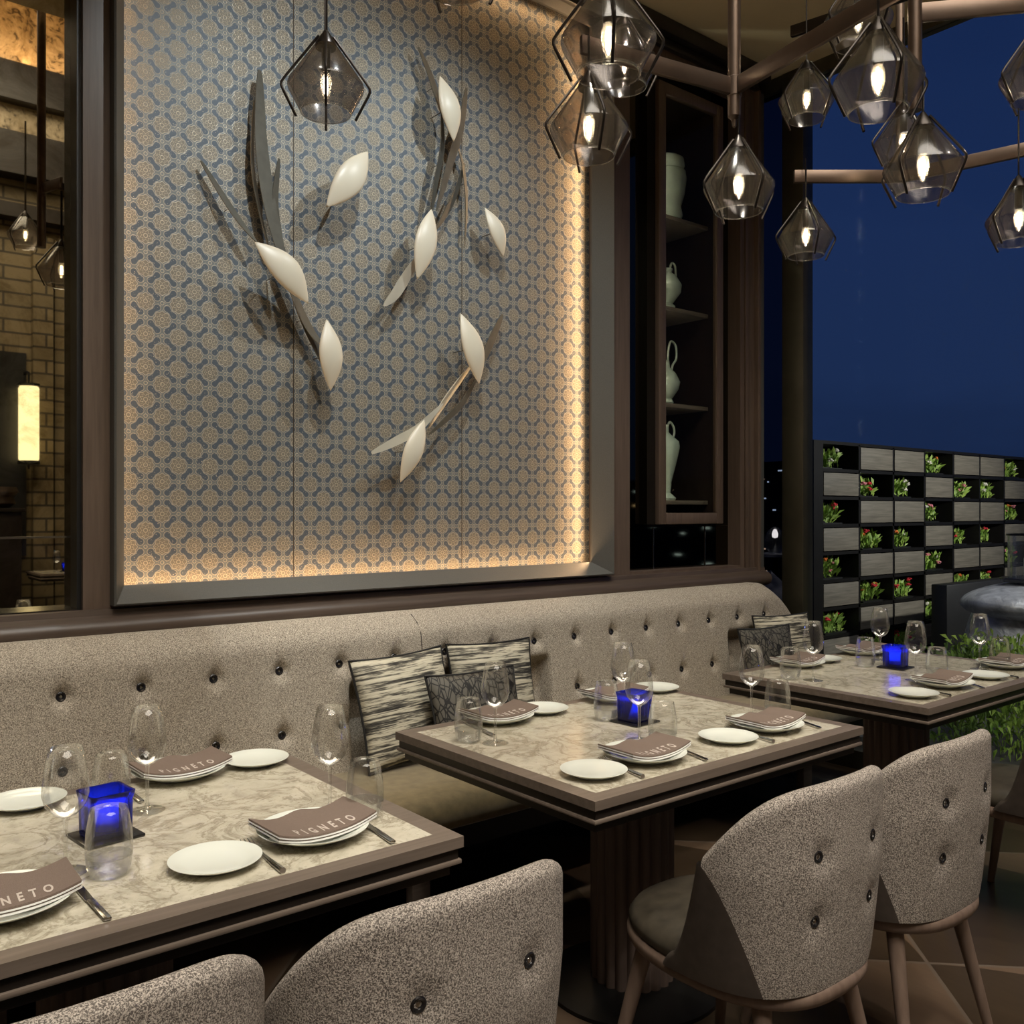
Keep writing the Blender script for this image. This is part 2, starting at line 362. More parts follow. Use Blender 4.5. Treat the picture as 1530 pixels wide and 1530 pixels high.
# ------------------------------------------------------------------ the room
YF = 3.20      # front of the wooden wall
XE = 4.46      # end of the wall
XG = 4.60      # glass facade
struct(MB().box(-4, XG+.2, -4.7, 3.6, -.1, 0).done('floor', 'floor_wood'))
struct(MB().box(-4, XG+.1, 1.5, 3.7, 3.92, 4.1).done('ceiling', 'ceiling_paint'))
struct(MB().box(-4, XG+.1, -4.7, 1.5, 6.95, 7.1).box(-4, XG+.1, 1.48, 1.5, 4.1, 6.95).done('ceiling_high', 'ceiling_paint'))['kind'] = 'structure'
struct(MB().box(-4.1, -4, -4.7, 3.7, 0, 7).done('wall_left', 'wall_wood'))
# wall with panels: framing around mirror, art niche and cabinet niche
AX0, AX1, AZ0, AZ1 = .887, 3.203, 1.087, 3.83      # art frame outer
def wx(px, Y): return py_(px, 800, Y).x
MX1 = wx(124, YF)                                   # right end of mirror opening
NX0, NX1, NZ0, NZ1 = wx(941, YF), wx(1106, YF), 1.088, 3.74
b = MB()
C0_, C1_ = wx(985, YF), wx(1081, YF)
b.box(-4, C0_, 3.34, 3.70, 0, 3.92); b.box(C1_, XE, 3.34, 3.70, 0, 3.92); b.box(C0_, C1_, 3.34, 3.70, 0, 1.325); b.box(C0_, C1_, 3.34, 3.70, 3.63, 3.92); b.box(C0_, C1_, 3.68, 3.70, 1.325, 3.63)
b.box(MX1, AX0, YF, 3.34, .98, 3.92); b.box(AX1, NX0, YF, 3.34, .98, 3.92); b.box(NX1, XE-.07, YF, 3.34, .98, 3.92)
b.box(-4, MX1, YF, 3.34, .98, 1.065); b.box(AX0, AX1, YF, 3.34, .98, AZ0); b.box(NX0, NX1, YF, 3.34, .98, NZ0)
b.box(AX0, AX1, YF, 3.34, AZ1, 3.92); b.box(NX0, NX1, YF, 3.34, NZ1, 3.92); b.box(-4, MX1, YF, 3.34, 3.8, 3.92)
struct(b.done('wall_back', 'wall_wood', smooth=None))
struct(MB().box(XE-.07, XE-.04, YF-.03, 3.34, 0, 3.92, bev=.008).box(wx(1112, YF), wx(1119, YF), YF-.012, YF, 1.05, 3.85, bev=.004).done('trim_1', 'wall_wood'))
struct(MB().box(XE, XG+.03, 3.31, 3.7, 0, 3.92).done('trim_2', 'window_frame'))
struct(MB().box(XE-.04, XE, YF-.02, 3.34, 0, 3.92, bev=.006).done('trim_10', 'frame_metal'))
# cornice and sill
struct(MB().box(-4, XE, YF-.07, YF, 3.84, 3.92, bev=.01).box(-4, XE, YF-.03, YF, 3.79, 3.84, bev=.006).done('trim_3', 'dark_wood'))
b = MB()
prof = [(0, 1.075), (-.020, 1.072), (-.024, 1.055), (-.045, 1.046), (-.066, 1.030), (-.072, 1.008), (-.066, .988), (-.045, .972), (-.02, .966), (.0, .966)]
b.grid(lambda u, v: Vector((-4 + u*(XE+4), YF + prof[round(v*(len(prof)-1))][0], prof[round(v*(len(prof)-1))][1])), 2, len(prof))
struct(b.done('trim_4', 'wood_x', smooth=50))
# mirror on the left
mr = thing('wall_mirror', 'tall antiqued mirror in a black frame left of the patterned wall panel', 'mirror', (MX1-.45, 3.3, 1.07))
o_ = mr.location
MB().box(-1.6-o_.x, MX1-.012-o_.x, 0, .02, 1.075-1.07, 3.78-1.07).done('mirror_glass', 'mirror', mr, smooth=None)
MB().box(MX1-.014-o_.x, MX1-o_.x, -.08, .03, 0, 2.72).done('side_rail', 'black', mr, smooth=None)
MB().box(-1.6-o_.x, MX1-.014-o_.x, -.085, 0, -.004, .008).done('bottom_rail', 'steel', mr, smooth=None)
zb = py_(60, 803, 3.3).z - 1.07
MB().box(-1.6-o_.x, MX1-.014-o_.x, -.006, .0, zb-.003, zb+.004).done('cross_bar', 'steel', mr, smooth=None)

# art panel: bevelled frame, wallpaper, hidden light strip
fr_t = thing('picture_frame', 'wide grey metal frame surrounding the blue floral wallpaper and leaf ornaments', 'frame', (AX0, 3.2, AZ0))
BW, BE = .056, .10
def frame_ring(x0, x1, z0, z1, prof):
    bb = MB(); rings = []
    for (w_, y_) in prof:
        rings.append([bb.b.verts.new((x0+w_, y_, z0+w_)), bb.b.verts.new((x1-w_, y_, z0+w_)), bb.b.verts.new((x1-w_, y_, z1-w_)), bb.b.verts.new((x0+w_, y_, z1-w_))])
    for r0, r1 in zip(rings, rings[1:]):
        for k in range(4): bb.b.faces.new((r0[k], r0[(k+1) % 4], r1[(k+1) % 4], r1[k]))
    return bb
bb = frame_ring(0, AX1-AX0, 0, AZ1-AZ0, [(-.002, 0), (-.002, -.05), (.004, -.055), (BW, -.055+BE), (BW+.001, -.055+BE+.012), (-.0, -.055+BE+.012), (-.002, 0)])
bb.done('bevelled_border', 'frame_metal', fr_t, smooth=None)
bb = frame_ring(0, AX1-AX0, 0, AZ1-AZ0, [(0, .062), (BW*.98, .062), (BW*.98, .095), (BW*.98-.004, .095), (BW*.98-.004, .066), (0, .066), (0, .062)])
struct(MB().box(AX0, AX1, 3.325, 3.335, AZ0, AZ1).done('wall_panel', 'wallpaper', smooth=None)); bpy.data.objects['wall_panel'].name = 'wall_art_panel'
# light strips hidden behind the frame lip (real lamps the panel has)
xm, zm = (AX0+AX1)/2, (AZ0+AZ1)/2
PZ = 3.272
def strip(loc, tgt, L, P):
    o = light('AREA', 'led_strip_light', loc, P, AMB, tgt, .012, L)
    return o
def aim_strip(loc, dirv, long_axis, L, P):
    Z = -Vector(dirv).normalized(); Yv = Vector(long_axis).normalized(); Xv = Yv.cross(Z)
    Lg = bpy.data.lights.new('led_strip_light', 'AREA'); Lg.shape = 'RECTANGLE'; Lg.size = .012; Lg.size_y = L; Lg.energy = P; Lg.color = AMB
    o = bpy.data.objects.new('led_strip_light', Lg); COL.objects.link(o)
    o.matrix_world = Matrix.Translation(loc) @ Matrix((Xv, Yv, Z)).transposed().to_4x4()
    return o
EI = .034
aim_strip((AX0+EI, PZ, zm), (1, .16, 0), (0, 0, 1), AZ1-AZ0-.12, 2.2)
aim_strip((AX1-EI, PZ, zm), (-1, .16, 0), (0, 0, 1), AZ1-AZ0-.12, 6.5)
aim_strip((xm, PZ, AZ0+EI), (0, .16, 1), (1, 0, 0), AX1-AX0-.12, 4.4)
aim_strip((xm, PZ, AZ1-EI), (0, .16, -1), (1, 0, 0), AX1-AX0-.12, 2.0)
# added ceiling spots: bright patch on the banquette top, then an even fill
light('SPOT', 'banquette_fill_light', (1.55, 2.20, 3.88), 75, NEU, (1.62, 3.10, .98), .02, spot=20, blend=1)
for x in (-.3, .75, 2.3, 3.4, 4.2):
    light('SPOT', 'banquette_fill_light', (x, 1.95, 3.88), 52, NEU, (x, 2.95, .72), .03, spot=42, blend=.85)

# cabinet niche
struct(MB().box(NX0, NX1, 3.285, 3.30, NZ0, 1.31).box(NX0, wx(968, 3.28), 3.285, 3.30, 1.312, NZ1).box(wx(1080, 3.2), NX1, 3.285, 3.30, 1.312, NZ1).box(NX0, NX1, 3.285, 3.30, 3.66, NZ1).done('wall_niche_mirror', 'dark_mirror', smooth=None))
for px in (976, 1053):
    x = wx(px, 3.285); struct(MB().box(x-.002, x+.002, 3.281, 3.285, NZ0, 1.31).done('trim_5', 'steel', smooth=None))
CX0, CX1, CZ0, CZ1 = wx(985, YF), wx(1081, YF), 1.325, 3.63
cab = thing('display_cabinet', 'tall glazed wooden display cabinet set in the dark mirrored niche', 'cabinet', (CX0, YF, CZ0))
cw, ch = CX1-CX0, CZ1-CZ0
sw = .055
MB().box(0, sw, 0, .03, 0, ch, bev=.004).box(cw-sw, cw, 0, .03, 0, ch, bev=.004).box(sw, cw-sw, 0, .03, 0, .06, bev=.004).box(sw, cw-sw, 0, .03, ch-.06, ch, bev=.004).done('door_frame', 'wall_wood', cab)
MB().box(0, .02, .03, .46, 0, ch).box(cw-.02, cw, .03, .46, 0, ch).box(.02, cw-.02, .03, .46, 0, .02).box(.02, cw-.02, .03, .46, ch-.02, ch).done('case', 'dark_wood', cab, smooth=None)
MB().box(.02, cw-.02, .44, .46, .02, ch-.02).done('back_panel', 'dark_wood', cab, smooth=None)
MB().box(sw, cw-sw, .012, .016, .06, ch-.06).done('glass_pane', 'door_glass', cab, smooth=None)
SHZ = [1.452, 1.975, 2.494, 2.985]
for z in SHZ: MB().box(.02, cw-.02, .09, .44, z-CZ0-.022, z-CZ0, bev=.002).done('shelf', 'planter_wood', cab)
struct(MB().box(CX0-.02, CX1+.02, 3.34, 3.69, CZ0-.02, CZ1+.02).done('wall_cut_helper', 'dark_wood')) if False else None
for z in SHZ:
    light('AREA', 'cabinet_light', (wx(1040, 3.45), 3.60, z+.40), 1.8, (1, .62, .28), (wx(1052, 3.45), 3.4, z), .1, .3)

Lc = light('AREA', 'cabinet_light', (CX0+.032, 3.245, 2.45), 22, (.92, .96, .85), (CX0+.20, 3.42, 2.45), .012, 2.1)
Lc.rotation_euler = (radians(90), 0, radians(-25)); Lc.rotation_euler = (radians(-90), radians(0), radians(-25))
# ------------------------------------------------------------------ facade
struct(MB().box(XG-.04, XG+.06, px_(1206, 800, XG).y, px_(1174, 800, XG).y, 0, 3.92, bev=.006).done('window_mullion', 'window_frame')); bpy.data.objects['window_mullion'].name = 'window_1'
struct(MB().box(XG-.03, XG+.05, -4.7, 3.31, 3.84, 3.95).done('window_2', 'window_frame'))
struct(MB().box(XG-.03, XG+.05, -4.7, 3.31, 0, .10).done('window_3', 'window_frame'))
glassy('dark_window_glass', (.30, .30, .34), (.25, .25, .3), .9, .0, .0, fk_=.045)
struct(MB().box(XG, XG+.012, px_(1174, 800, XG).y, 3.31, .1, 3.84).done('window_4', 'dark_window_glass', smooth=None))
struct(MB().box(XG, XG+.012, -1.2, px_(1206, 800, XG).y, .1, 3.84).done('window_5', 'window_glass', smooth=None))
struct(MB().box(XG-.03, XG+.05, -1.3, -1.2, 0, 3.92).box(XG, XG+.03, -4.7, 1.5, 3.95, 7).box(XG, XG+.05, -4.7, -1.3, 0, 3.95).done('wall_right', 'dark_wood'))

# ------------------------------------------------------------------ opposite side of the room (seen in the mirror)
YO = -4.6
struct(MB().box(-4, XG, YO-.1, YO, 0, 7).done('wall_front', 'stone_wall', smooth=None))
struct(MB().box(-4, XG, YO, YO+.35, 5.75, 6.15).box(-4, XG, YO, YO+.25, 5.0, 5.45).box(-4, XG, YO, YO+.20, 4.55, 4.70).done('trim_6', 'dark_wood', smooth=None))
struct(MB().box(-4, XG, YO, YO+.18, 5.45, 5.75).box(-4, XG, YO, YO+.1, 6.15, 6.95).done('trim_7', 'veined_stone', smooth=None))
light('AREA', 'cove_light', (2.2, YO+.28, 6.20), 26, AMB, (2.2, YO+.12, 6.9), .06, 4.5).rotation_euler = (radians(180-20), 0, 0)
light('AREA', 'cove_light', (2.2, YO+.28, 6.20), 22, AMB, (2.2, YO+.12, 6.9), 4.5, .06)
struct(MB().box(1.6, 2.22, YO, YO+.03, .9, 3.12).done('trim_8', 'black', smooth=None))
struct(MB().box(2.27, 2.47, YO, YO+.12, 0, 4.4).box(2.50, 2.75, YO, YO+.06, 0, 4.4).done('trim_9', 'stone_wall', smooth=None))
lan = thing('wall_lantern', 'tall glowing cylindrical lantern on a bracket, seen in the mirror', 'lantern', (2.20, YO+.25, 1.93))
MB().lathe([(0, 0), (.09, 0), (.10, .02), (.10, .78), (.09, .80), (0, .80)], 24).done('shade', 'lantern_glow', lan)
MB().lathe([(0, -.04), (.11, -.04), (.11, 0), (0, 0)], 24).lathe([(0, .80), (.11, .80), (.11, .83), (0, .83)], 24).tube([(0, 0, -.09), (0, 0, -.04)], .01).done('end_cap', 'dark_metal', lan)
MB().tube([(0, 0, .83), (0, 0, .95), (0, -.08, .97), (0, -.22, .97)], .012).done('bracket', 'dark_metal', lan)
#light('POINT', 'wall_lantern_light', (2.20, YO+.55, 2.4), 3.0, WARM, size=.15)
sb = thing('sideboard', 'dark sideboard against the far stone wall, seen in the mirror', 'sideboard', (1.62, YO+.35, 0))
MB().box(-.45, .45, -.22, .22, .1, 1.38, bev=.01).done('body', 'dark_wood', sb)
MB().box(-.48, .48, -.25, .25, 1.38, 1.42, bev=.006).done('top', 'dark_wood', sb)
MB().box(-.30, .10, .22, .235, .85, 1.25).done('door', 'wall_wood', sb)
tr_ = thing('glass_rack', 'ribbed copper tinted glass tray on the far sideboard, seen in the mirror', 'tray', (1.78, YO+.35, 1.42))
MB().lathe([(0, 0), (.20, 0), (.27, .05), (.25, .12), (.30, .17), (.28, .22), (0, .22)], 64, mod=lambda t, z: 1+.03*sin(t*32)).done('tray_body', 'bronze', tr_)
#light('POINT', 'sideboard_light', (2.1, YO+.8, 2.0), 1.0, WARM, size=.08)

# ------------------------------------------------------------------ banquette
bq = thing('banquette', 'long button-tufted speckled banquette below the framed wall panel', 'banquette', (0, 2.9, 0))
BX0, BX1 = -1.6, 4.44
RC = [(1.66, 2.62), (3.86, 4.60)]                # recesses for the pillows (low part of the back)
BTN = [(.688 + .2335*i, z) for i in range(-8, 17) for z in (.838, .618)]
BTN = [q for q in BTN if q[0] > BX0+.1 and q[0] < BX1-.12]
def backY(x, z):
    zz_ = max(.40, min(1.0, z))
    y = 2.93 + (zz_ - .40)*.10
    if z > .90: y += .085*((z-.90)/.10)**2.4
    def st(e, w_): return 1/(1+math.exp(max(-60, min(60, -e/w_))))
    rec = 0
    for a_, c_ in RC: rec = max(rec, st(x-a_, .004)*st(c_-x, .004))
    y += .085*rec*st(.755 - z, .010)
    for bx, bz in BTN:
        r2 = (x-bx)**2 + (z-bz)**2
        if r2 < .02: y += .024*math.exp(-r2/.0007) + .007*math.exp(-(bx-x)**2/.00012)*math.exp(-((z-bz-.03)/.035)**2)
    return y
xs = []; x = BX0
while x < BX1:
    xs.append(x); nb = min(abs(x-q[0]) for q in BTN); near = min(abs(x-a_) for r in RC for a_ in r); x += .004 if near < .03 else (.006 if nb < .045 else .016)
xs.append(BX1)
zs = []; z = .40
while z < 1.0: zs.append(z); z += .006 if abs(z-.755) < .04 or abs(z-.838) < .05 or abs(z-.618) < .05 else .014
zs.append(1.0)
def endcurve(x, z):                               # rounded end at the window
    d = (BX1 - x)
    return z if d > .22 else z - (0.13*(1-d/.22)**2.0)*((z-.4)/.6)
b = MB()
g = [[b.b.verts.new((x, backY(x, z) - 2.9, endcurve(x, z))) for z in zs] for x in xs]
for i in range(len(xs)-1):
    for j in range(len(zs)-1): b.b.faces.new((g[i][j], g[i+1][j], g[i+1][j+1], g[i][j+1]))
tp = [b.b.verts.new((x, 3.15-2.9, endcurve(x, 1.0)-.002)) for x in xs]
bt = [b.b.verts.new((x, 3.15-2.9, .40)) for x in xs]
for i in range(len(xs)-1):
    b.b.faces.new((g[i][-1], g[i+1][-1], tp[i+1], tp[i])); b.b.faces.new((tp[i], tp[i+1], bt[i+1], bt[i])); b.b.faces.new((bt[i], bt[i+1], g[i+1][0], g[i][0]))
b.b.faces.new([g[-1][j] for j in range(len(zs))] + [tp[-1], bt[-1]])
b.done('backrest', 'banquette_fabric', bq, smooth=60)
for sx_ in (1.972,):
    MB().tube([(sx_, backY(sx_, z)-2.9-.0005, z) for z in (.77, .8, .84, .88, .92, .96, .99)], .0022, 6).done('seam', 'leather', bq)
def button(name, par, c, nrm, r=.0135, back=.008):
    q = Vector(nrm).to_track_quat('Z', 'Y').to_matrix().to_4x4(); Mx = Matrix.Translation(Vector(c) + Vector(nrm)*(-back)) @ q
    o = MB().lathe([(0, .002), (r*.45, .003), (r*.55, .006), (r*.85, .0075), (r, .006), (r*1.02, .001), (r*.9, -.002)], 18, Mx).done(name, 'black_rim', par)
    MB().lathe([(0, .005), (r*.28, .0045), (r*.42, .002)], 12, Mx).done('stud', 'steel', o)
    return o
for bx, bz in BTN:
    if any(a_ < bx < c_ for a_, c_ in RC) and bz < .755: continue
    button('button', bq, (bx, backY(bx, bz)-2.9, bz), (0, -1, 0.1), .0145, -.004)
b = MB()
SY0, SY1 = 2.41, 3.0
pr = [(SY1, .45), (2.8, .475), (2.6, .478), (SY0+.05, .470), (SY0+.015, .452), (SY0, .42), (SY0, .38), (SY0+.01, .37), (SY1, .37)]
b.grid(lambda u, v: Vector((BX0 + u*(BX1-BX0), pr[round(v*(len(pr)-1))][0]-2.9, pr[round(v*(len(pr)-1))][1])), 40, len(pr))
b.done('seat', 'velvet', bq, smooth=60)
MB().box(BX0, BX1, SY0+.03-2.9, .2, .29, .37).done('seat_rail', 'black', bq, smooth=None)
lx = pz(728, 1300, .12).x
for x in (-.55, .42, 1.655, 2.75, 3.85):
    MB().box(x-.035, x+.035, SY0+.09-2.9, SY0+.13-2.9, 0, .29, bev=.003).done('leg', 'table_wood', bq)
MB().box(BX0, BX1, .12, .14, 0, .29).done('kick_board', 'black', bq, smooth=None)

# ------------------------------------------------------------------ pillows
def pillow(name, label, mat, w_, h_, th, loc, rx, ry, rz, sub=None, grp=None):
    t = thing(name, label, 'cushion', loc, 0, grp); t.rotation_euler = (rx, ry, rz)
    def prof(u, v, s_):
        a_ = u*2-1; c_ = v*2-1
        k = (max(0, 1-abs(a_)**2.4)*max(0, 1-abs(c_)**2.4))**.55
        pin = 1 - .07*(1-abs(a_)**2)*0
        ex = w_/2*a_*(1 - .07*(1-a_*a_)*0 - .06*(1 - c_*c_)*abs(a_)**3); ez = h_/2*c_*(1 - .06*(1 - a_*a_)*abs(c_)**3)
        return Vector((ex, s_*th/2*k, ez + h_/2))
    b = MB(); b.grid(lambda u, v: prof(u, v, -1), 25, 25); b.grid(lambda u, v: prof(u, v, 1), 25, 25)
    bmesh.ops.remove_doubles(b.b, verts=b.b.verts, dist=.0006)
    b.done('cushion_body', mat, t, smooth=80)
    N = 20; lp = [prof(k/N, 0, -1) for k in range(N)] + [prof(1, k/N, -1) for k in range(N)] + [prof(1-k/N, 1, -1) for k in range(N)] + [prof(0, 1-k/N, -1) for k in range(N+1)]
    MB().tube(lp, .0045, 8, cap=False).done('piping', 'black', t)
    return t
G1 = 'striped and webbed throw cushions on the banquette'
c1 = pz(583, 1140, .49)
pillow('throw_cushion', 'large striped cream and grey cushion, leftmost on the banquette behind the middle table', 'striped_cloth', .42, .40, .13, (1.835, 2.80, .485), -.28, -.03, .08)
pillow('throw_cushion', 'striped cushion half hidden behind the dark webbed cushion at the middle table', 'striped_cloth', .42, .39, .11, (2.275, 2.88, .485), -.20, .02, -.02)
pillow('throw_cushion', 'small dark webbed cushion leaning on two striped cushions behind the middle table', 'web_cloth', .40, .33, .10, (2.04, 2.66, .485), -.30, .0, -.03)
pillow('throw_cushion', 'dark webbed cushion on the banquette at the far table', 'web_cloth', .38, .33, .10, (3.93, 2.74, .485), -.22, .0, -.10)
pillow('throw_cushion', 'striped cushion behind the dark cushion at the far table by the window', 'striped_cloth', .44, .36, .11, (4.22, 2.86, .485), -.16, .02, -.10)

# ------------------------------------------------------------------ tables
def table(label, x0, x1, y0, y1, loc_group=None):
    cx, cy = (x0+x1)/2, (y0+y1)/2; W, D = (x1-x0)/2, (y1-y0)/2
    t = thing('dining_table', label, 'table', (cx, cy, 0))
    MB().box(-W+.045, W-.045, -D+.045, D-.045, .735, .7502).done('marble_top', 'marble', t, smooth=None)
    b = MB()
    for (a0, a1, b0, b1) in ((-W, W, -D, -D+.045), (-W, W, D-.045, D), (-W, -W+.045, -D+.045, D-.045), (W-.045, W, -D+.045, D-.045)):
        b.box(a0, a1, b0, b1, .728, .75)
    b.done('wood_edge', 'table_wood', t, smooth=None)
    MB().box(-W+.008, W-.008, -D+.008, D-.008, .705, .728).done('recessed_band', 'dark_wood', t, smooth=None)
    MB().box(-W+.002, W-.002, -D+.002, D-.002, .695, .705, bev=.003).done('lower_bead', 'table_wood', t)
    MB().box(-W+.02, W-.02, -D+.02, D-.02, .672, .695).done('underframe', 'dark_wood', t, smooth=None)
    N = 20
    MB().lathe([(.112, .03), (.112, .675)], N*8, mod=lambda a_, z: 1 + .10*abs(sin(a_*N/2))).done('fluted_pedestal', 'pedestal_wood', t, smooth=40)
    MB().lathe([(0, 0), (.26, 0), (.26, .012), (.13, .03), (0, .03)], 48).done('base_plate', 'dark_metal', t)
    return t
TY0, TY1 = 1.468, 2.303
table('marble-topped dining table at the left edge, nearest the camera', -.045, 1.08, TY0+.012, TY1)
table('middle marble-topped dining table with fluted pedestal, two chairs in front', 1.433, 2.553, TY0, TY1)
table('marble-topped dining table nearest the window and planter wall', 2.952, 4.09, TY0, TY1)

# ------------------------------------------------------------------ chairs
def make_chair(label, loc, rz):
    t = thing('dining_chair', label, 'chair', loc, rz, None)
    A, B, ZB = .250, .25, .415
    def plan(tt, sc):
        c_, s_ = cos(tt), sin(tt); e_ = .70
        return Vector((A*sc*math.copysign(abs(s_)**e_, s_), -B*sc*math.copysign(abs(c_)**e_, c_), 0))
    def cen(u, v):
        tt = radians((93 - 15*v))*u; ad_ = abs(math.degrees(tt))
        zt = .822 - .152*(ad_/78)**3.1; z = ZB + (zt-ZB)*v
        sc = .90 + .10*min(1, (z-ZB)/.25)**.8; p = plan(tt, sc)
        d = radians(1.0); n = (plan(tt+d, sc) - plan(tt-d, sc)); n = Vector((n.y, -n.x, 0)).normalized()
        p.z = z; return p, n
    R_ = .020
    bts = [(-.103, .70), (.097, .70), (-.103, .567), (.097, .567)]
    def outer(u, v):
        p, n = cen(u, v); q = p + n*R_
        for bx, bz in bts:
            if q.y < -.1:
                r2 = (q.x-bx)**2 + (q.z-bz)**2; q = q - n*.010*math.exp(-r2/.0007)
        return q
    ub = lambda v: .50 + .50*v
    b = MB()
    NU, NV, NR = 61, 30, 7
    def fab(i, j):
        if j < NV: v = j/(NV-1); return outer((i/(NU-1)*2-1)*ub(v), v)
        al = pi*(j-NV+1)/NR; p, n = cen(i/(NU-1)*2-1, 1.0)
        return p + n*R_*cos(al) + Vector((0, 0, R_*sin(al)))
    g = [[b.b.verts.new(fab(i, j)) for j in range(NV+NR-1)] for i in range(NU)]
    for i in range(NU-1):
        for j in range(NV+NR-2): b.b.faces.new((g[i][j], g[i+1][j], g[i+1][j+1], g[i][j+1]))
    b.done('backrest', 'chair_fabric', t, smooth=60)
    for s_ in (-1, 1):
        b = MB(); NA = 14
        def lea(i, j):
            v = j/(NV-1); u = ub(v) + (1-ub(v))*i/(NA-1)
            if i == NA-1 and v > .999: u = 1
            return outer(s_*u, v)
        g = [[b.b.verts.new(lea(i, j)) for j in range(NV)] for i in range(NA)]
        for i in range(NA-1):
            for j in range(NV-1): b.b.faces.new((g[i][j], g[i+1][j], g[i+1][j+1], g[i][j+1]))
        # rounded front edge
        for k in range(1, 7):
            al = pi*k/6; row = []
            for j in range(NV):
                p, n = cen(s_*1.0, j/(NV-1)); tng = Vector((-n.y, n.x, 0))*s_
                row.append(b.b.verts.new(p + n*R_*cos(al) + tng*R_*.9*sin(al)))
            last = g[-1] if k == 1 else prev_
            for j in range(NV-1): b.b.faces.new((last[j], row[j], row[j+1], last[j+1]))
            prev_ = row
        bmesh.ops.remove_doubles(b.b, verts=b.b.verts, dist=.0003)
        b.done('side_panel', 'leather', t, smooth=60)
    b = MB(); b.grid(lambda u, v: (lambda c_: c_[0] - c_[1]*R_)(cen(u*2-1, v)), 51, 24)
    b.done('inner_back', 'leather', t, smooth=60)
    for bx, bz in bts:
        # find surface point
        best = None
        for k in range(200):
            u = (k/199*2-1)*.6
            for v in (0.3, .4, .5, .6, .7, .8, .9): pass
        lo_u = bx/ A
        bu, bd = 0, 9
        for k in range(241):
            u = (k/240*2-1)*.6; v = (bz-ZB)/(.82-ZB); q, n = cen(u, v)
            if abs(q.x-bx) < bd: bd = abs(q.x-bx); bu = u
        q, n = cen(bu, (bz-ZB)/(.82-ZB))
        button('button', t, q + n*(R_-.0095), n, .0125, .003)
    # seat cushion
    def seatpt(a_, sc): 
        x = .222*sc*math.copysign(abs(cos(a_))**.75, cos(a_)); y = .262*sc*math.copysign(abs(sin(a_))**.75, sin(a_))
        if y > 0: x *= 1 - .10*(y/.262)
        return x, y + .015
    b = MB(); lv = [(.0, .484), (.5, .482), (.8, .474), (.94, .460), (1.0, .440), (1.0, .425), (.97, .415)]
    rings = [[b.b.verts.new((*seatpt(2*pi*k/48, s_), z)) for k in range(48)] for s_, z in lv[1:]]
    c_ = b.b.verts.new((0, .015, .484))
    for k in range(48): b.b.faces.new((c_, rings[0][k], rings[0][(k+1) % 48]))
    for r0, r1 in zip(rings, rings[1:]):
        for k in range(48): b.b.faces.new((r0[k], r1[k], r1[(k+1) % 48], r0[(k+1) % 48]))
    b.done('seat', 'chair_seat', t, smooth=70)
    b = MB(); rg = []
    for s_, z in ((0.0, .375), (.9, .375), (.99, .382), (1.02, .395), (1.02, .408), (.99, .416), (0.0, .416)):
        if s_ == 0: continue
        rg.append([b.b.verts.new((*seatpt(2*pi*k/48, s_), z)) for k in range(48)])
    for r0, r1 in zip(rg, rg[1:]):
        for k in range(48): b.b.faces.new((r0[k], r1[k], r1[(k+1) % 48], r0[(k+1) % 48]))
    b.b.faces.new(rg[0]); b.b.faces.new(rg[-1][::-1])
    b.done('seat_frame', 'chair_wood', t, smooth=50)
    for sx_ in (-1, 1):
        for sy_ in (-1, 1):
            MB().tube([(sx_*.15, sy_*.16+.01, .385), (sx_*.215, sy_*.235+.01, 0)], [.021, .012], 16).done('leg', 'chair_wood', t)
    return t
CY = 1.30
ch = make_chair('speckled tub chair in front of the middle table, nearer the camera of its pair', (1.752, CY, 0), 0)
dup(ch, (2.290, CY, 0), 0, 'speckled tub chair at the right front corner of the middle table')
dup(ch, (.822, CY+.045, 0), 0, 'speckled tub chair cut by the bottom edge, at the right front of the left table')
dup(ch, (.290, CY+.06, 0), 0, 'speckled tub chair in the bottom left corner, only its top rim showing')
dup(ch, (3.37, CY+.0, 0), 0, 'tub chair in front of the window table, cut by the right edge')

# ------------------------------------------------------------------ tableware
ZT = .7508
def P(px, py): v = pz(px, py, .75); v.z = ZT; return v
tb = {'L': 'left', 'M': 'middle', 'W': 'window'}
# prototypes
def lathe_thing(name, cat, prof, mat, seg=40):
    o = MB().lathe(prof, seg).done(name, mat, None, smooth=60); tag(o, 'x', cat); return o
wg = thing('wine_glass', 'x', 'wine glass')
MB().lathe([(0, .0985), (.006, .099), (.020, .106), (.034, .122), (.0395, .142), (.0385, .165), (.033, .200), (.0275, .225), (.0262, .225)], 40).done('bowl', 'clear_glass', wg, smooth=80)
MB().lathe([(0, 0), (.037, 0), (.037, .0012), (.018, .0035), (.006, .008), (.0036, .02), (.0034, .07), (.0045, .094), (.008, .1005)], 32).done('stem', 'clear_glass', wg, smooth=80)
tu = thing('tumbler', 'x', 'tumbler')
MB().lathe([(.0395, .036), (.0400, .050), (.0385, .078), (.0335, .108), (.0310, .120), (.0296, .120)], 40).done('bowl', 'clear_glass', tu, smooth=80)
MB().lathe([(0, 0), (.026, 0), (.032, .004), (.0365, .018), (.0395, .036), (.038, .037), (.030, .010), (0, .008)], 40, mod=lambda a_, z: 1 + (.035*sin(a_*14 + z*260) if .002 < z < .034 else 0)).done('cut_base', 'cut_glass', tu, smooth=15)
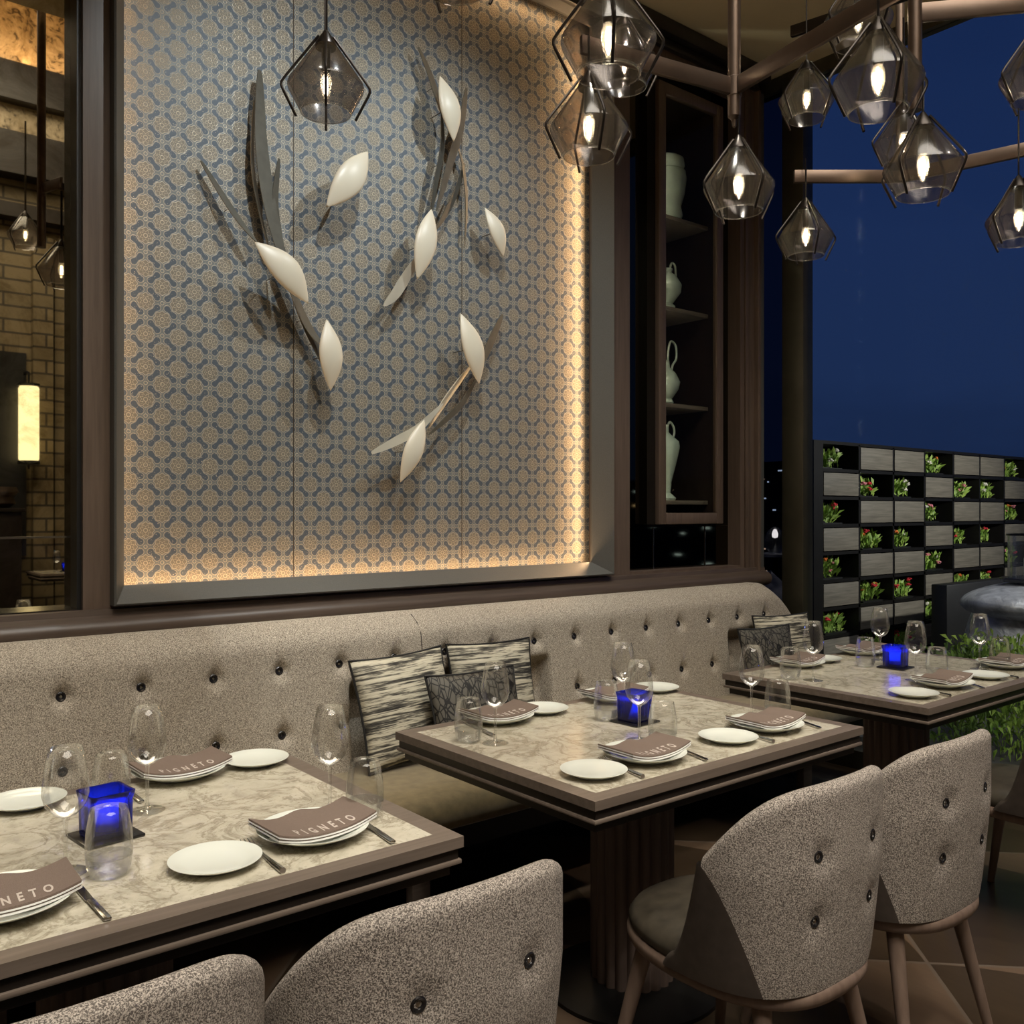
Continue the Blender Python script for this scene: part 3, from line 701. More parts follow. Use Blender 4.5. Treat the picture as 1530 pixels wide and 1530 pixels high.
wine = [(98, 1305, 'wine glass on the left table in front of the pale light patch, nearest the camera'), (220, 1212, 'wine glass on the left table behind the blue candle'), (493, 1212, 'wine glass on the left table beside the front right napkin'),
 (740, 1111, 'wine glass on the middle table in front of the back left napkin'), (931, 1066, 'wine glass behind the blue candle on the middle table'), (955, 1107, 'wine glass in front of the blue candle on the middle table'), (1123, 1073, 'wine glass at the back right of the middle table, before the window table'),
 (1215, 1017, 'wine glass on the window table in front of the striped cushion'), (1315, 986, 'wine glass at the back of the window table, behind the candle'), (1368, 1017, 'wine glass right of the blue candle on the window table'), (1464, 1000, 'wine glass at the right of the window table, in front of the silver boulder')]
for i, (x, y, l) in enumerate(wine):
    if i == 0: wg.location = P(x, y); wg['label'] = l
    else: dup(wg, P(x, y), random.random()*6, l)
tum = [(163, 1308, 'stemless tumbler in front of the blue candle on the left table'), (166, 1208, 'stemless tumbler behind the blue candle on the left table'), (545, 1221, 'stemless tumbler at the right side of the left table'),
 (700, 1108, 'stemless tumbler at the left back corner of the middle table'), (906, 1076, 'stemless tumbler left of the blue candle on the middle table'), (990, 1114, 'stemless tumbler right of the blue candle on the middle table'), (1162, 1074, 'stemless tumbler at the right back of the middle table'),
 (1181, 1015, 'stemless tumbler at the left of the window table'), (1293, 996, 'stemless tumbler at the back of the window table left of the candle'), (1400, 1014, 'stemless tumbler right of the candle on the window table'), (1494, 996, 'stemless tumbler at the right edge of the window table')]
for i, (x, y, l) in enumerate(tum):
    if i == 0: tu.location = P(x, y); tu['label'] = l
    else: dup(tu, P(x, y), random.random()*6, l)
sp_prof = [(0, 0), (.048, 0), (.050, .003), (.068, .009), (.082, .015), (.083, .0165), (.081, .0165), (.066, .011), (.048, .0055), (0, .005)]
sp0 = lathe_thing('side_plate', 'plate', sp_prof, 'porcelain', 64)
side = [(322, 1292, 'white side plate alone at the front of the left table, beside the fork'), (38, 1202, 'white side plate at the left edge of the left table'), (382, 1139, 'white side plate at the back right of the left table'),
 (887, 1156, 'white side plate at the near corner of the middle table'), (811, 1062, 'white side plate at the back of the middle table beside the webbed cushion'), (980, 1030, 'white side plate at the back right corner of the middle table'), (1088, 1105, 'white side plate at the front of the middle table, right half'),
 (1228, 986, 'white side plate at the back left of the window table'), (1330, 972, 'white side plate at the far back of the window table'), (1365, 1038, 'white side plate at the near corner of the window table'), (1473, 1011, 'white side plate at the right of the window table')]
for i, (x, y, l) in enumerate(side):
    o = sp0 if i == 0 else sp0.copy()
    if i: COL.objects.link(o)
    o.location = P(x, y+2); o['label'] = l
mp0 = lathe_thing('dinner_plate', 'plate', [(0, 0), (.060, 0), (.063, .003), (.088, .012), (.108, .021), (.110, .023), (.107, .023), (.086, .0145), (.060, .0055), (0, .005)], 'porcelain', 64)
# napkin
NW, ND = .107, .063
def nz_(x, y):
    return .012 + .018*(abs(x)/NW)**2.2 + .012*math.exp(-((x-.02+y*.3)/.035)**2)*((y+ND)/(2*ND))
def make_napkin():
    t = thing('napkin', 'x', 'napkin')
    b = MB(); NX, NY = 29, 15
    def pt(u, v, dz, ex=0): 
        x = (u*2-1)*(NW+ex); y = (v*2-1)*(ND+ex); return Vector((x, y, nz_(x, y) + dz))
    def slab(z0, z1, ex, cut=0.0):
        bb = MB()
        g0 = [[bb.b.verts.new(pt(i/(NX-1), j/(NY-1), z0, ex)) for j in range(NY)] for i in range(NX)]
        g1 = [[bb.b.verts.new(pt(i/(NX-1), j/(NY-1), z1, ex)) for j in range(NY)] for i in range(NX)]
        for i in range(NX-1):
            for j in range(NY-1):
                bb.b.faces.new((g0[i][j], g0[i+1][j], g0[i+1][j+1], g0[i][j+1])); bb.b.faces.new((g1[i][j], g1[i+1][j], g1[i+1][j+1], g1[i][j+1]))
        for i in range(NX-1):
            for j in (0, NY-1): bb.b.faces.new((g0[i][j], g0[i+1][j], g1[i+1][j], g1[i][j]))
        for j in range(NY-1):
            for i in (0, NX-1): bb.b.faces.new((g0[i][j], g0[i][j+1], g1[i][j+1], g1[i][j]))
        return bb
    slab(.0095, .0135, 0).done('top_fold', 'napkin', t, smooth=50)
    slab(.0068, .0093, .0012).done('white_hem', 'hem', t, smooth=50)
    slab(.0040, .0066, -.001).done('lower_fold', 'napkin', t, smooth=50)
    slab(.0006, .0038, .0008).done('white_hem', 'hem', t, smooth=50)
    # lettering
    cu = bpy.data.curves.new('lettering', 'FONT'); cu.body = 'PIGNETO'; cu.size = .034; cu.space_character = 2.0; cu.align_x = 'CENTER'; cu.resolution_u = 3; cu.offset = .0011
    to = bpy.data.objects.new('lettering_source', cu); COL.objects.link(to)
    bpy.context.view_layer.update()
    me = bpy.data.meshes.new_from_object(to.evaluated_get(bpy.context.evaluated_depsgraph_get()))
    bpy.data.objects.remove(to)
    me.name = 'lettering'
    for v in me.vertices:
        x = v.co.x*.53 + .004; y = v.co.y*1.2 - .052
        v.co = (x, y, nz_(x, y) + .0142)
    me.materials.append(MATS['letter']); lo_ = bpy.data.objects.new('lettering', me); COL.objects.link(lo_); lo_.parent = t
    return t
nk = make_napkin()
sets = [(468, 1247, 'at the right front of the left table'), (3, 1357, 'at the bottom left corner of the left table'), (268, 1157, 'at the back of the left table against the banquette'),
 (963, 1131, 'at the front left of the middle table'), (745, 1074, 'at the back left of the middle table beside the cushions'), (916, 1043, 'at the back right of the middle table behind the candle'), (1144, 1086, 'at the front right of the middle table'),
 (1192, 992, 'at the back left of the window table'), (1288, 974, 'at the far back of the window table'), (1408, 1022, 'at the front left of the window table'), (1502, 994, 'at the right end of the window table')]
for i, (x, y, l) in enumerate(sets):
    q = P(x, y+3)
    o = mp0 if i == 0 else mp0.copy()
    if i: COL.objects.link(o)
    o.location = q; o['label'] = 'white plate under a napkin ' + l
    rz = random.uniform(-.05, .05)
    lab = 'brown lettered napkin ' + l
    if i == 0: nk.location = q; nk['label'] = lab; nk.rotation_euler = (0, 0, rz)
    else: dup(nk, q, rz, lab)
# cutlery: pointing along the table depth, handle end towards -Y (local)
kn = thing('dinner_knife', 'x', 'knife')
MB().box(-.0065, .0065, -.095, 0, .001, .0065, bev=.0028).done('handle', 'steel', kn)
MB().poly([(-.007, 0, .002), (.006, 0, .002), (.0075, .06, .002), (.004, .10, .002), (-.006, .112, .002)], (0, 0, .002)).done('blade', 'steel', kn)
fk = thing('dinner_fork', 'x', 'fork')
MB().tube([(0, -.095, .005), (0, -.05, .004), (0, .0, .005), (0, .035, .008)], [.0060, .0050, .0028, .0034], 10).done('handle', 'steel', fk)
MB().box(-.012, .012, .033, .052, .006, .009, bev=.001).done('fork_head', 'steel', fk)
for k in range(4): MB().tube([(-.0105+.007*k, .05, .0075), (-.0105+.007*k, .078, .004), (-.0105+.007*k, .095, .007)], [.0017, .0016, .0009], 6).done('tine', 'steel', fk)
def cut(proto, first, a_, c_, label):                 # a_ = far tip pixel, c_ = handle end pixel
    A_, B_ = P(*a_), P(*c_); d = (A_-B_).normalized(); o_ = B_ + d*.096; rz = math.atan2(d.y, d.x) - pi/2
    if first: proto.location = o_; proto.rotation_euler = (0, 0, rz); proto['label'] = label; return
    dup(proto, o_, rz, label)
cut(kn, True, (104, 1315), (162, 1378), 'ornate steel knife right of the bottom left napkin')
cut(kn, False, (520, 1215), (588, 1262), 'steel knife right of the front napkin on the left table')
cut(kn, False, (165, 1162), (212, 1201), 'steel knife behind the blue candle on the left table')
cut(kn, False, (985, 1108), (1056, 1138), 'steel knife right of the front left napkin on the middle table')
cut(kn, False, (1165, 1068), (1226, 1090), 'steel knife at the right front of the middle table')
cut(kn, False, (1420, 1012), (1470, 1030), 'steel knife at the front of the window table')
cut(kn, False, (690, 1078), (738, 1101), 'steel knife beside the tumbler at the back left of the middle table')
cut(fk, True, (362, 1255), (423, 1306), 'steel fork behind the lone side plate on the left table')
cut(fk, False, (905, 1138), (961, 1164), 'steel fork beside the near side plate of the middle table')
cut(fk, False, (1098, 1093), (1156, 1111), 'steel fork beside the right side plate of the middle table')
cut(fk, False, (1370, 1028), (1420, 1042), 'steel fork beside the near side plate of the window table')
cut(fk, False, (1475, 1004), (1521, 1015), 'steel fork beside the right side plate of the window table')

# blue candle holders
def rsq(bb, h0, h1, half, rad, z, n=6):
    pts = []
    for cx_, cy_, a0 in ((1, 1, 0), (-1, 1, 90), (-1, -1, 180), (1, -1, 270)):
        for k in range(n+1):
            a_ = radians(a0 + 90*k/n); pts.append(bb.b.verts.new((cx_*(half-rad) + rad*cos(a_), cy_*(half-rad) + rad*sin(a_), z)))
    return pts
def candle(label, px, py, rz, at=None):
    at = at or P(px, py)
    t = thing('candle_holder', label, 'candle holder', at, rz)
    MB().box(-.056, .056, -.056, .056, 0, .006, bev=.002).done('coaster', 'black_rim', t)
    bb = MB(); pf = [(.036, .006), (.040, .008), (.0405, .03), (.041, .075), (.044, .088), (.0445, .092), (.040, .092), (.037, .084), (.0345, .075), (.0335, .014), (.030, .0125)]
    rg = [rsq(bb, 0, 0, h_, .012, z) for h_, z in pf]
    for r0, r1 in zip(rg, rg[1:]):
        for k in range(len(r0)): k2 = (k+1) % len(r0); bb.b.faces.new((r0[k], r0[k2], r1[k2], r1[k]))
    bb.b.faces.new(rg[0][::-1]); bb.b.faces.new(rg[-1])
    bb.done('blue_glass_cube', 'blue_glass', t, smooth=50)
    MB().lathe([(.0, .016), (.024, .016), (.024, .066), (.022, .066), (.022, .018)], 28).done('frosted_insert', 'blue_insert', t)
    c_ = MB().lathe([(0, .018), (.019, .018), (.019, .034), (0, .034)], 20).done('tealight', 'candle_wax', t)
    MB().lathe([(0, .037), (.003, .040), (.004, .045), (.002, .052), (0, .056)], 10).done('flame', 'flame', c_)
    light('POINT', 'candle_light', Vector(at) + Vector((0, 0, .062)), 1.0, (.75, .85, 1), size=.004)
candle('blue glass candle holder on the left table', 158, 1250, .12)
candle('blue glass candle holder on the middle table', 948, 1079, .05)
candle('blue glass candle holder on the window table', 1338, 998, .08)

table('small far dining table across the room, seen in the mirror', 2.15, 3.05, -4.25, -3.60)
candle('blue glass candle holder on the far table, seen in the mirror', 0, 0, .3, (2.47, -3.92, ZT))
dup(wg, (2.36, -3.84, ZT), 0, 'wine glass on the far table, seen in the mirror')
# ------------------------------------------------------------------ pendants and bronze branches
def make_pendant(label, loc, rz, rod_to, scale=1.0):
    t = thing('pendant_lamp', label, 'pendant lamp', loc, rz, 'smoked glass pendant lamps'); t.pop('group', None) if hasattr(t, 'pop') else None
    pr_ = [(.028, .118), (.036, .108), (.104, .009), (.1065, .0), (.104, -.009), (.071, -.072), (.069, -.075)]
    prof = pr_
    MB().lathe(prof, 48).done('glass_shade', 'smoke_glass', t, smooth=25)
    MB().lathe([(.0685, -.077), (.0715, -.075), (.0725, -.072), (.070, -.072), (.0675, -.075), (.0685, -.077)], 48).done('rim', 'clear_glass', t)
    MB().lathe([(0, .160), (.006, .158), (.029, .122), (.031, .114), (.028, .108), (0, .108)], 24).done('cap', 'lamp_metal', t)
    for k in range(4):
        a_ = pi/4 + k*pi/2; c_, s_ = cos(a_), sin(a_)
        MB().tube([(r*c_, r*s_, z) for r, z in ((.020, .142), (.028, .132), (.112, .020), (.122, .004), (.122, -.006), (.117, -.018), (.082, -.088))], .0038, 8).done('wire', 'lamp_metal', t)
    so = MB().lathe([(0, .110), (.013, .110), (.013, .045), (.010, .040), (0, .040)], 16).done('socket', 'lamp_metal', t)
    bu_ = MB().lathe([(0, .040), (.010, .040), (.016, .022), (.0165, .005), (.012, -.020), (.004, -.036), (0, -.038)], 20).done('bulb', 'bulb_glass', t, smooth=80)
    for k in range(4):
        a_ = k*pi/2; MB().tube([(.0045*cos(a_), .0045*sin(a_), .026), (.0055*cos(a_), .0055*sin(a_), -.018)], .0017, 6).done('filament', 'bulb_glow', bu_)
    MB().tube([(0, 0, .155), (0, 0, max(.2, rod_to - loc[2]))], .006, 10, flat=.5).done('hanger', 'lamp_metal', t)
    light('POINT', 'pendant_light', Vector(loc) + Vector((0, 0, .003)), 1.6, (1, .84, .58), size=.0035)
    return t
ARM = 2.69
PEND = [(487, 130, 2.58, .3, 3.30, 'pendant lamp hanging alone in front of the patterned wall panel'),
 (909, 62, 2.04, .1, 3.30, 'largest pendant lamp at the top, overlapping the panel edge'),
 (880, 193, 2.50, .35, ARM, 'pendant lamp just below the largest one, by the panel edge'),
 (933, 96, 2.95, .5, 3.92, 'pendant lamp mostly hidden behind the largest one'),
 (1104, 280, 2.79, .45, ARM, 'pendant lamp below the end of the bronze post'),
 (1204, 355, 3.66, .2, 2.80, 'small pendant lamp, lowest, under the left end of the far bronze bar'),
 (1205, 150, 3.60, .65, 3.40, 'small pendant lamp below the sloping bronze arm, against the dark sky edge'),
 (1312, 122, 2.25, .15, ARM, 'pendant lamp overlapping the bronze arm at the upper right'),
 (1282, 32, 2.95, .55, 3.40, 'pendant lamp at the top edge behind the bronze arm'),
 (1379, 252, 2.58, .75, 2.62, 'pendant lamp below the second bronze post'),
 (1350, 215, 3.45, .2, 3.25, 'pendant lamp half hidden behind the one under the second post'),
 (1522, 330, 3.20, .5, 2.80, 'pendant lamp at the right edge under the far bronze bar'),
 (1548, 115, 2.90, .3, 3.40, 'pendant lamp cut by the right edge, upper one')]
for x, y, d, rz, rod, l in PEND: make_pendant(l, pdp(x, y, d), rz, rod)
# the lamps whose mirror image shows on the left
def unmirror(px, py, d): v = pdp(px, py, d); v.y = 2*3.30 - v.y; return v
make_pendant('pendant lamp seen in the mirror, upper left image', unmirror(38, 352, 5.9), .2, 3.9)
make_pendant('pendant lamp seen in the mirror, lower image by the mirror edge', unmirror(92, 405, 4.6), .6, 3.0)

def bar(bb, A_, B_, hgt=.052, th=.015):
    A_, B_ = Vector(A_), Vector(B_); d = (B_-A_); L = d.length; ang = math.atan2(d.y, d.x)
    Mx = Matrix.Translation(A_) @ Matrix.Rotation(ang, 4, 'Z')
    bb.box(0, L, -th/2, th/2, -hgt/2, hgt/2, Mx, bev=.0025); return bb
hub = pdp(1097, 150, 2.80); hub.z = ARM
t = thing('chandelier_branch', 'bronze post with sloping arms left and right at the top centre', 'chandelier', hub)
MB().tube([(0, 0, -.09), (0, 0, 3.92-ARM)], .0195, 24).lathe([(0, -.125), (.006, -.12), (.008, -.10), (.019, -.09), (0, -.088)], 16).done('post', 'bronze', t)
A_ = pz(868, 66, ARM)-hub; B_ = pz(1352, -22, ARM)-hub
bar(MB(), (0, 0, 0), (A_.x, A_.y, 0)).done('arm', 'bronze', t); bar(MB(), (0, 0, 0), (B_.x, B_.y, 0)).done('arm', 'bronze', t)
MB().lathe([(.0195, -.03), (.022, -.028), (.022, .028), (.0195, .03)], 24).done('joint', 'bronze', t)
hub2 = pdp(1367, 150, 2.62); hub2.z = 2.62
t = thing('chandelier_branch', 'second bronze post in front of the blue window, with a bar along the top edge', 'chandelier', hub2)
MB().tube([(0, 0, -.08), (0, 0, 6.95-2.62)], .019, 24).done('post', 'bronze', t)
top = 3.06; q1 = pz(1376, 36, 2.83)
Z2 = H + (762-20)/F*2.62
q1 = pz(1560, 2, Z2) - hub2
bar(MB(), (0, 0, Z2-2.62), (q1.x, q1.y, Z2-2.62)).done('arm', 'bronze', t)
ez = 2.745
e1, e2, e3 = pz(1186, 264, ez), pz(1345, 264, ez), pz(1575, 214, ez)
t = thing('chandelier_branch', 'low bronze bar crossing the blue window, behind the hanging lamps', 'chandelier', e2)
bar(MB(), (0, 0, 0), e1-e2, .05, .02).done('arm', 'bronze', t); bar(MB(), (0, 0, 0), e3-e2, .05, .02).done('arm', 'bronze', t)
MB().tube([(0, 0, -.02), (0, 0, 6.95-ez)], .017, 20).done('post', 'bronze', t)
g1, g2 = pz(1182, 48, 3.34), pz(1420, -30, 3.34)
t = thing('chandelier_branch', 'short dark bronze bar end showing above the sloping arm', 'chandelier', g1)
bar(MB(), (0, 0, 0), g2-g1, .045, .02).done('arm', 'lamp_metal', t); MB().tube([((g2-g1).x*.8, (g2-g1).y*.8, 0), ((g2-g1).x*.8, (g2-g1).y*.8, 6.95-3.34)], .015, 16).done('post', 'bronze', t)
hm = unmirror(62, 370, 4.7)
t = thing('chandelier_branch', 'bronze post and arm seen in the mirror at the left edge', 'chandelier', hm)
MB().tube([(0, 0, 0), (0, 0, 6.95-hm.z)], .021, 20).done('post', 'bronze', t)
l2 = unmirror(92, 405, 4.6); l3 = unmirror(38, 352, 5.9)
bar(MB(), (0, 0, .30), (l2.x-hm.x, l2.y-hm.y, .30)).done('arm', 'bronze', t)

# ------------------------------------------------------------------ wall sculpture: ceramic leaves and metal blades
YP = 3.322
def leaf(label, p0, p1, wpx, off=.10, bow=0.0):
    Y = YP - off; A_, B_ = py_(*p0, Y), py_(*p1, Y); mid = (A_+B_)/2; L = (B_-A_).length
    t = (B_-A_).normalized(); n = Vector((0, -1, 0)); s_ = t.cross(n).normalized()
    sc = py_((p0[0]+p1[0])/2 + 50, (p0[1]+p1[1])/2, Y).x - mid.x
    wd = wpx
    b = MB(); NL, NS = 25, 20; rings = []
    def R(v): return wd/2*(max(0, sin(pi*v))**.95)*(1 + .18*sin(2*pi*v)*0)
    for i in range(1, NL-1):
        v = i/(NL-1); c_ = A_.lerp(B_, v) - mid + s_*bow*sin(pi*v) + n*(.02*sin(pi*v))
        rings.append([b.b.verts.new(c_ + s_*R(v)*cos(2*pi*k/NS) + n*R(v)*.34*sin(2*pi*k/NS)) for k in range(NS)])
    a0 = b.b.verts.new(A_-mid); a1 = b.b.verts.new(B_-mid)
    for k in range(NS): b.b.faces.new((a0, rings[0][k], rings[0][(k+1) % NS])); b.b.faces.new((a1, rings[-1][(k+1) % NS], rings[-1][k]))
    for r0, r1 in zip(rings, rings[1:]):
        for k in range(NS): b.b.faces.new((r0[k], r1[k], r1[(k+1) % NS], r0[(k+1) % NS]))
    e_ = thing('ceramic_leaf', label, 'wall ornament', mid)
    b.done('leaf_body', 'ceramic', e_, smooth=60)
    MB().tube([(0, .01, 0), (0, YP - mid.y + .006, 0)], .002, 8).done('wall_pin', 'blade_metal', e_)
leaf('cream ceramic leaf floating alone below the pendant lamp on the panel', (487, 310), (550, 226), .115, .13, .004)
leaf('cream ceramic leaf at the top right of the panel, tilted upright', (657, 113), (678, 212), .105, .12, -.004)
leaf('cream ceramic leaf in the middle right of the panel, upright', (645, 312), (623, 418), .105, .12, .006)
leaf('smallest cream ceramic leaf, alone at the right of the panel', (724, 310), (752, 384), .085, .09, -.004)
leaf('cream ceramic leaf on the left of the panel, lying diagonal', (380, 361), (461, 454), .115, .13, -.012)
leaf('cream ceramic leaf at the lower left of the panel, upright', (488, 477), (494, 584), .100, .12, .0)
leaf('cream ceramic leaf at the lower right of the panel', (688, 468), (716, 574), .110, .12, -.004)
leaf('lowest cream ceramic leaf on the panel', (634, 627), (598, 721), .090, .13, .006)
def blade(label, pts, wpx, off0=.04, off1=.08, tw=.6, flip=1, mat='blade_metal'):
    n_ = len(pts); P3 = []; wpx *= 1.35; tw *= .6
    for i, p in enumerate(pts):
        f = i/(n_-1); P3.append(py_(p[0], p[1], YP - (off0 + (off1-off0)*f)))
    c0 = P3[0].copy()
    def cr(f):                                     # smooth curve through points
        x = f*(n_-1); i = min(int(x), n_-2); u = x-i
        p0 = P3[max(i-1, 0)]; p1 = P3[i]; p2 = P3[i+1]; p3 = P3[min(i+2, n_-1)]
        return .5*((2*p1) + (p2-p0)*u + (2*p0-5*p1+4*p2-p3)*u*u + (3*p1-p0-3*p2+p3)*u**3)
    b = MB(); N = 28; rows = []
    for i in range(N+1):
        f = i/N; c_ = cr(f) - c0; t = (cr(min(1, f+.02)) - cr(max(0, f-.02))).normalized()
        s_ = t.cross(Vector((0, -1, 0))).normalized(); nn = s_.cross(t).normalized()
        w2 = wpx/2*max(.06, sin(pi*min(1, .04+f*.96))**.7) ; dr = s_*cos(tw) + nn*sin(tw)*flip; q = dr.cross(t)*.0015
        rows.append([b.b.verts.new(c_ - dr*w2 + q), b.b.verts.new(c_ + dr*w2 + q), b.b.verts.new(c_ + dr*w2 - q), b.b.verts.new(c_ - dr*w2 - q)])
    for r0, r1 in zip(rows, rows[1:]):
        for k in range(4): b.b.faces.new((r0[k], r0[(k+1) % 4], r1[(k+1) % 4], r1[k]))
    b.b.faces.new(rows[0]); b.b.faces.new(rows[-1][::-1])
    e_ = thing('metal_blade', label, 'wall ornament', c0)
    b.done('blade_strip', mat, e_, smooth=50)
    m_ = cr(.5) - c0
    MB().tube([m_ + Vector((0, .003, 0)), (m_.x, YP - c0.y + .004, m_.z)], .0015, 6).done('wall_pin', 'blade_metal', e_)
blade('tall broad metal blade rising at the left of the panel', [(388, 105), (391, 220), (408, 330), (440, 440)], .048, .05, .08, .5)
blade('thin metal blade just left of the tall broad one', [(380, 150), (377, 240), (387, 310), (402, 372)], .020, .03, .05, 1.1)
blade('short curved metal blade right of the tall broad one', [(417, 237), (411, 300), (417, 350), (428, 392)], .026, .05, .07, .6)
blade('long metal blade slanting down from the far left of the panel', [(300, 240), (330, 288), (358, 330), (384, 362)], .024, .03, .08, .7)
blade('metal blade from the diagonal leaf down to the lower left leaf', [(425, 400), (445, 455), (465, 495), (486, 520)], .036, .04, .07, .8)
blade('narrow metal blade ending below the lower left leaf', [(436, 440), (458, 490), (480, 535), (500, 580)], .024, .03, .05, .4)
blade('metal blade rising at the top beside the upper right leaf', [(625, 70), (642, 110), (655, 150), (668, 190)], .030, .05, .06, .5)
blade('metal blade from the upper right leaf down to the middle leaf', [(660, 168), (661, 220), (652, 270), (644, 322)], .026, .05, .07, .7)
blade('long metal blade crossing behind the upper right leaf', [(697, 132), (688, 190), (672, 245), (652, 315)], .036, .04, .07, .5)
blade('narrow metal blade hanging at the right of the crossed pair', [(682, 212), (692, 250), (697, 300), (695, 358)], .020, .04, .04, .8)
blade('metal blade crossing low behind the middle leaf', [(694, 245), (682, 285), (665, 320), (650, 345)], .026, .03, .06, .7)
blade('metal blade below the middle leaf pointing down left', [(628, 380), (608, 412), (590, 440), (573, 457)], .036, .06, .09, .3, 1, 'highlight_metal')
blade('metal blade behind the lower right leaf pointing up right', [(751, 470), (738, 500), (725, 530), (708, 565)], .034, .05, .07, .5)
blade('metal blade from the lower right leaf down left', [(705, 545), (680, 578), (658, 610), (640, 640)], .030, .05, .09, .9, 1, 'highlight_metal')
blade('narrow metal blade under the lower right leaf', [(715, 560), (692, 600), (668, 625), (640, 650)], .022, .06, .10, .4)
blade('metal blade in highlight tone lying across the lowest leaf', [(555, 677), (590, 660), (625, 640), (662, 603)], .028, .10, .13, .2, 1, 'highlight_metal')

# ------------------------------------------------------------------ vessels in the cabinet
def vessel(label, px, zi, prof, handle=None, Y=3.42):
    v = py_(px, 500, Y); t = thing('celadon_vase', label, 'vase', (v.x, Y, SHZ[zi]+.0005))
    MB().lathe(prof, 32).done('vase_body', 'celadon', t, smooth=50)
    if handle:
        hp = [Vector(p) for p in handle]; sm_ = []
        for i in range(len(hp)-1):
            p0, p1, p2, p3 = hp[max(i-1, 0)], hp[i], hp[i+1], hp[min(i+2, len(hp)-1)]
            for k in range(5):
                u = k/5; sm_.append(.5*((2*p1) + (p2-p0)*u + (2*p0-5*p1+4*p2-p3)*u*u + (3*p1-p0-3*p2+p3)*u**3))
        handle = sm_ + [hp[-1]]
        MB().tube(handle, .0065, 10).done('handle', 'celadon', t)
Y_ = 3.36
vessel('tall celadon vase with wide collar on the top cabinet shelf', 997, 3, [(0, 0), (.075, 0), (.085, .02), (.075, .07), (.095, .14), (.105, .22), (.10, .26), (.085, .27), (.095, .29), (.09, .33), (.06, .35), (0, .35)], None, Y_)
vessel('small celadon jug with loop handle on the second cabinet shelf from the top', 994, 2, [(0, 0), (.05, 0), (.055, .015), (.04, .03), (.085, .09), (.09, .13), (.06, .18), (.035, .20), (.04, .22), (0, .22)], [(.03, 0, .20), (.05, 0, .26), (.08, 0, .25), (.085, 0, .19), (.075, 0, .15)], Y_)
vessel('celadon ewer with tall curled handle on the second cabinet shelf from the bottom', 993, 1, [(0, 0), (.045, 0), (.05, .01), (.04, .03), (.075, .08), (.085, .12), (.06, .17), (.03, .20), (.025, .24), (0, .24)], [(.05, 0, .16), (.065, 0, .22), (.095, 0, .26), (.09, 0, .33), (.05, 0, .35), (.03, 0, .30), (.025, 0, .24)], Y_)
vessel('tall slender celadon ewer on the lowest cabinet shelf', 991, 0, [(0, 0), (.065, 0), (.07, .012), (.04, .04), (.045, .10), (.075, .22), (.09, .29), (.085, .32), (.05, .35), (.03, .37), (.03, .41), (0, .41)], [(.03, 0, .39), (.05, 0, .43), (.08, 0, .41), (.09, 0, .37), (.07, 0, .33)], Y_)

# ------------------------------------------------------------------ terrace
struct(MB().box(XG+.2, 20, -6, 10, -.12, 0).done('floor_terrace', 'concrete', smooth=None))
YPL = 4.46; CWd = .1345*YPL; CH = .0544*YPL
PX0 = 1.5887*YPL; PZ1 = 1.99
pw = thing('planter_wall', 'free-standing dark metal grid wall of timber boxes and planted openings on the terrace', 'planter wall', (PX0, YPL, 0))
NC, NRW = 10, 8
b = MB()
for c_ in range(NC+1): b.box(c_*CWd-.014, c_*CWd+.014, 0, .26, 0, PZ1)
for r in range(NRW+1): b.box(0, NC*CWd, 0, .26, PZ1-r*CH-.014, PZ1-r*CH+.014)
b.box(-.16, -.02, -.02, .28, 0, PZ1+.01)
b.done('grid_frame', 'dark_metal', pw, smooth=None)
MB().box(0, NC*CWd, .25, .262, 0, PZ1).done('back_mesh', 'black', pw, smooth=None)
def isopen(c_, r): return (c_ % 3 == 0) == (r % 2 == 0)
plants = []
for c_ in range(NC):
    for r in range(NRW):
        z1 = PZ1 - r*CH - .016; z0 = PZ1-(r+1)*CH+.016
        if isopen(c_, r):
            plants.append((c_, r, z0))
        else: MB().box(c_*CWd+.02, (c_+1)*CWd-.02, -.004, .02, z0+.006, z1-.006, bev=.003).done('timber_box', 'planter_wood', pw)
def plant_mesh(seed, h_, w_, n_, ll=.08, dy=.05, tf=.55):
    rnd = random.Random(seed); b = MB()
    for k in range(n_):
        a_ = rnd.uniform(0, 2*pi); t_ = rnd.uniform(.1, 1); L = ll*rnd.uniform(.6, 1.3); ox, oy = rnd.uniform(-w_, w_)*.6, rnd.uniform(-dy, dy)
        base = Vector((ox, oy, rnd.uniform(0, h_*tf))); tip = base + Vector((cos(a_)*L*t_, sin(a_)*L*t_*.8, L*(1.1-t_*.6)))
        side_ = (tip-base).cross(Vector((rnd.uniform(-1, 1), rnd.uniform(-1, 1), .3))).normalized()*L*.17; m_ = base.lerp(tip, .5) + Vector((0, 0, .01))
        v0, v1, v2, v3 = [b.b.verts.new(q) for q in (base, m_+side_, tip, m_-side_)]
        b.b.faces.new((v0, v1, v2)); b.b.faces.new((v0, v2, v3))
    return b
fcols = ['petal_red', 'petal_pink', 'petal_orange', 'petal_white']; fname = {'petal_red': 'red', 'petal_pink': 'pink', 'petal_orange': 'orange', 'petal_white': 'white'}
protos = []
rown = ['top', 'second', 'third', 'fourth', 'fifth', 'sixth', 'seventh', 'eighth']
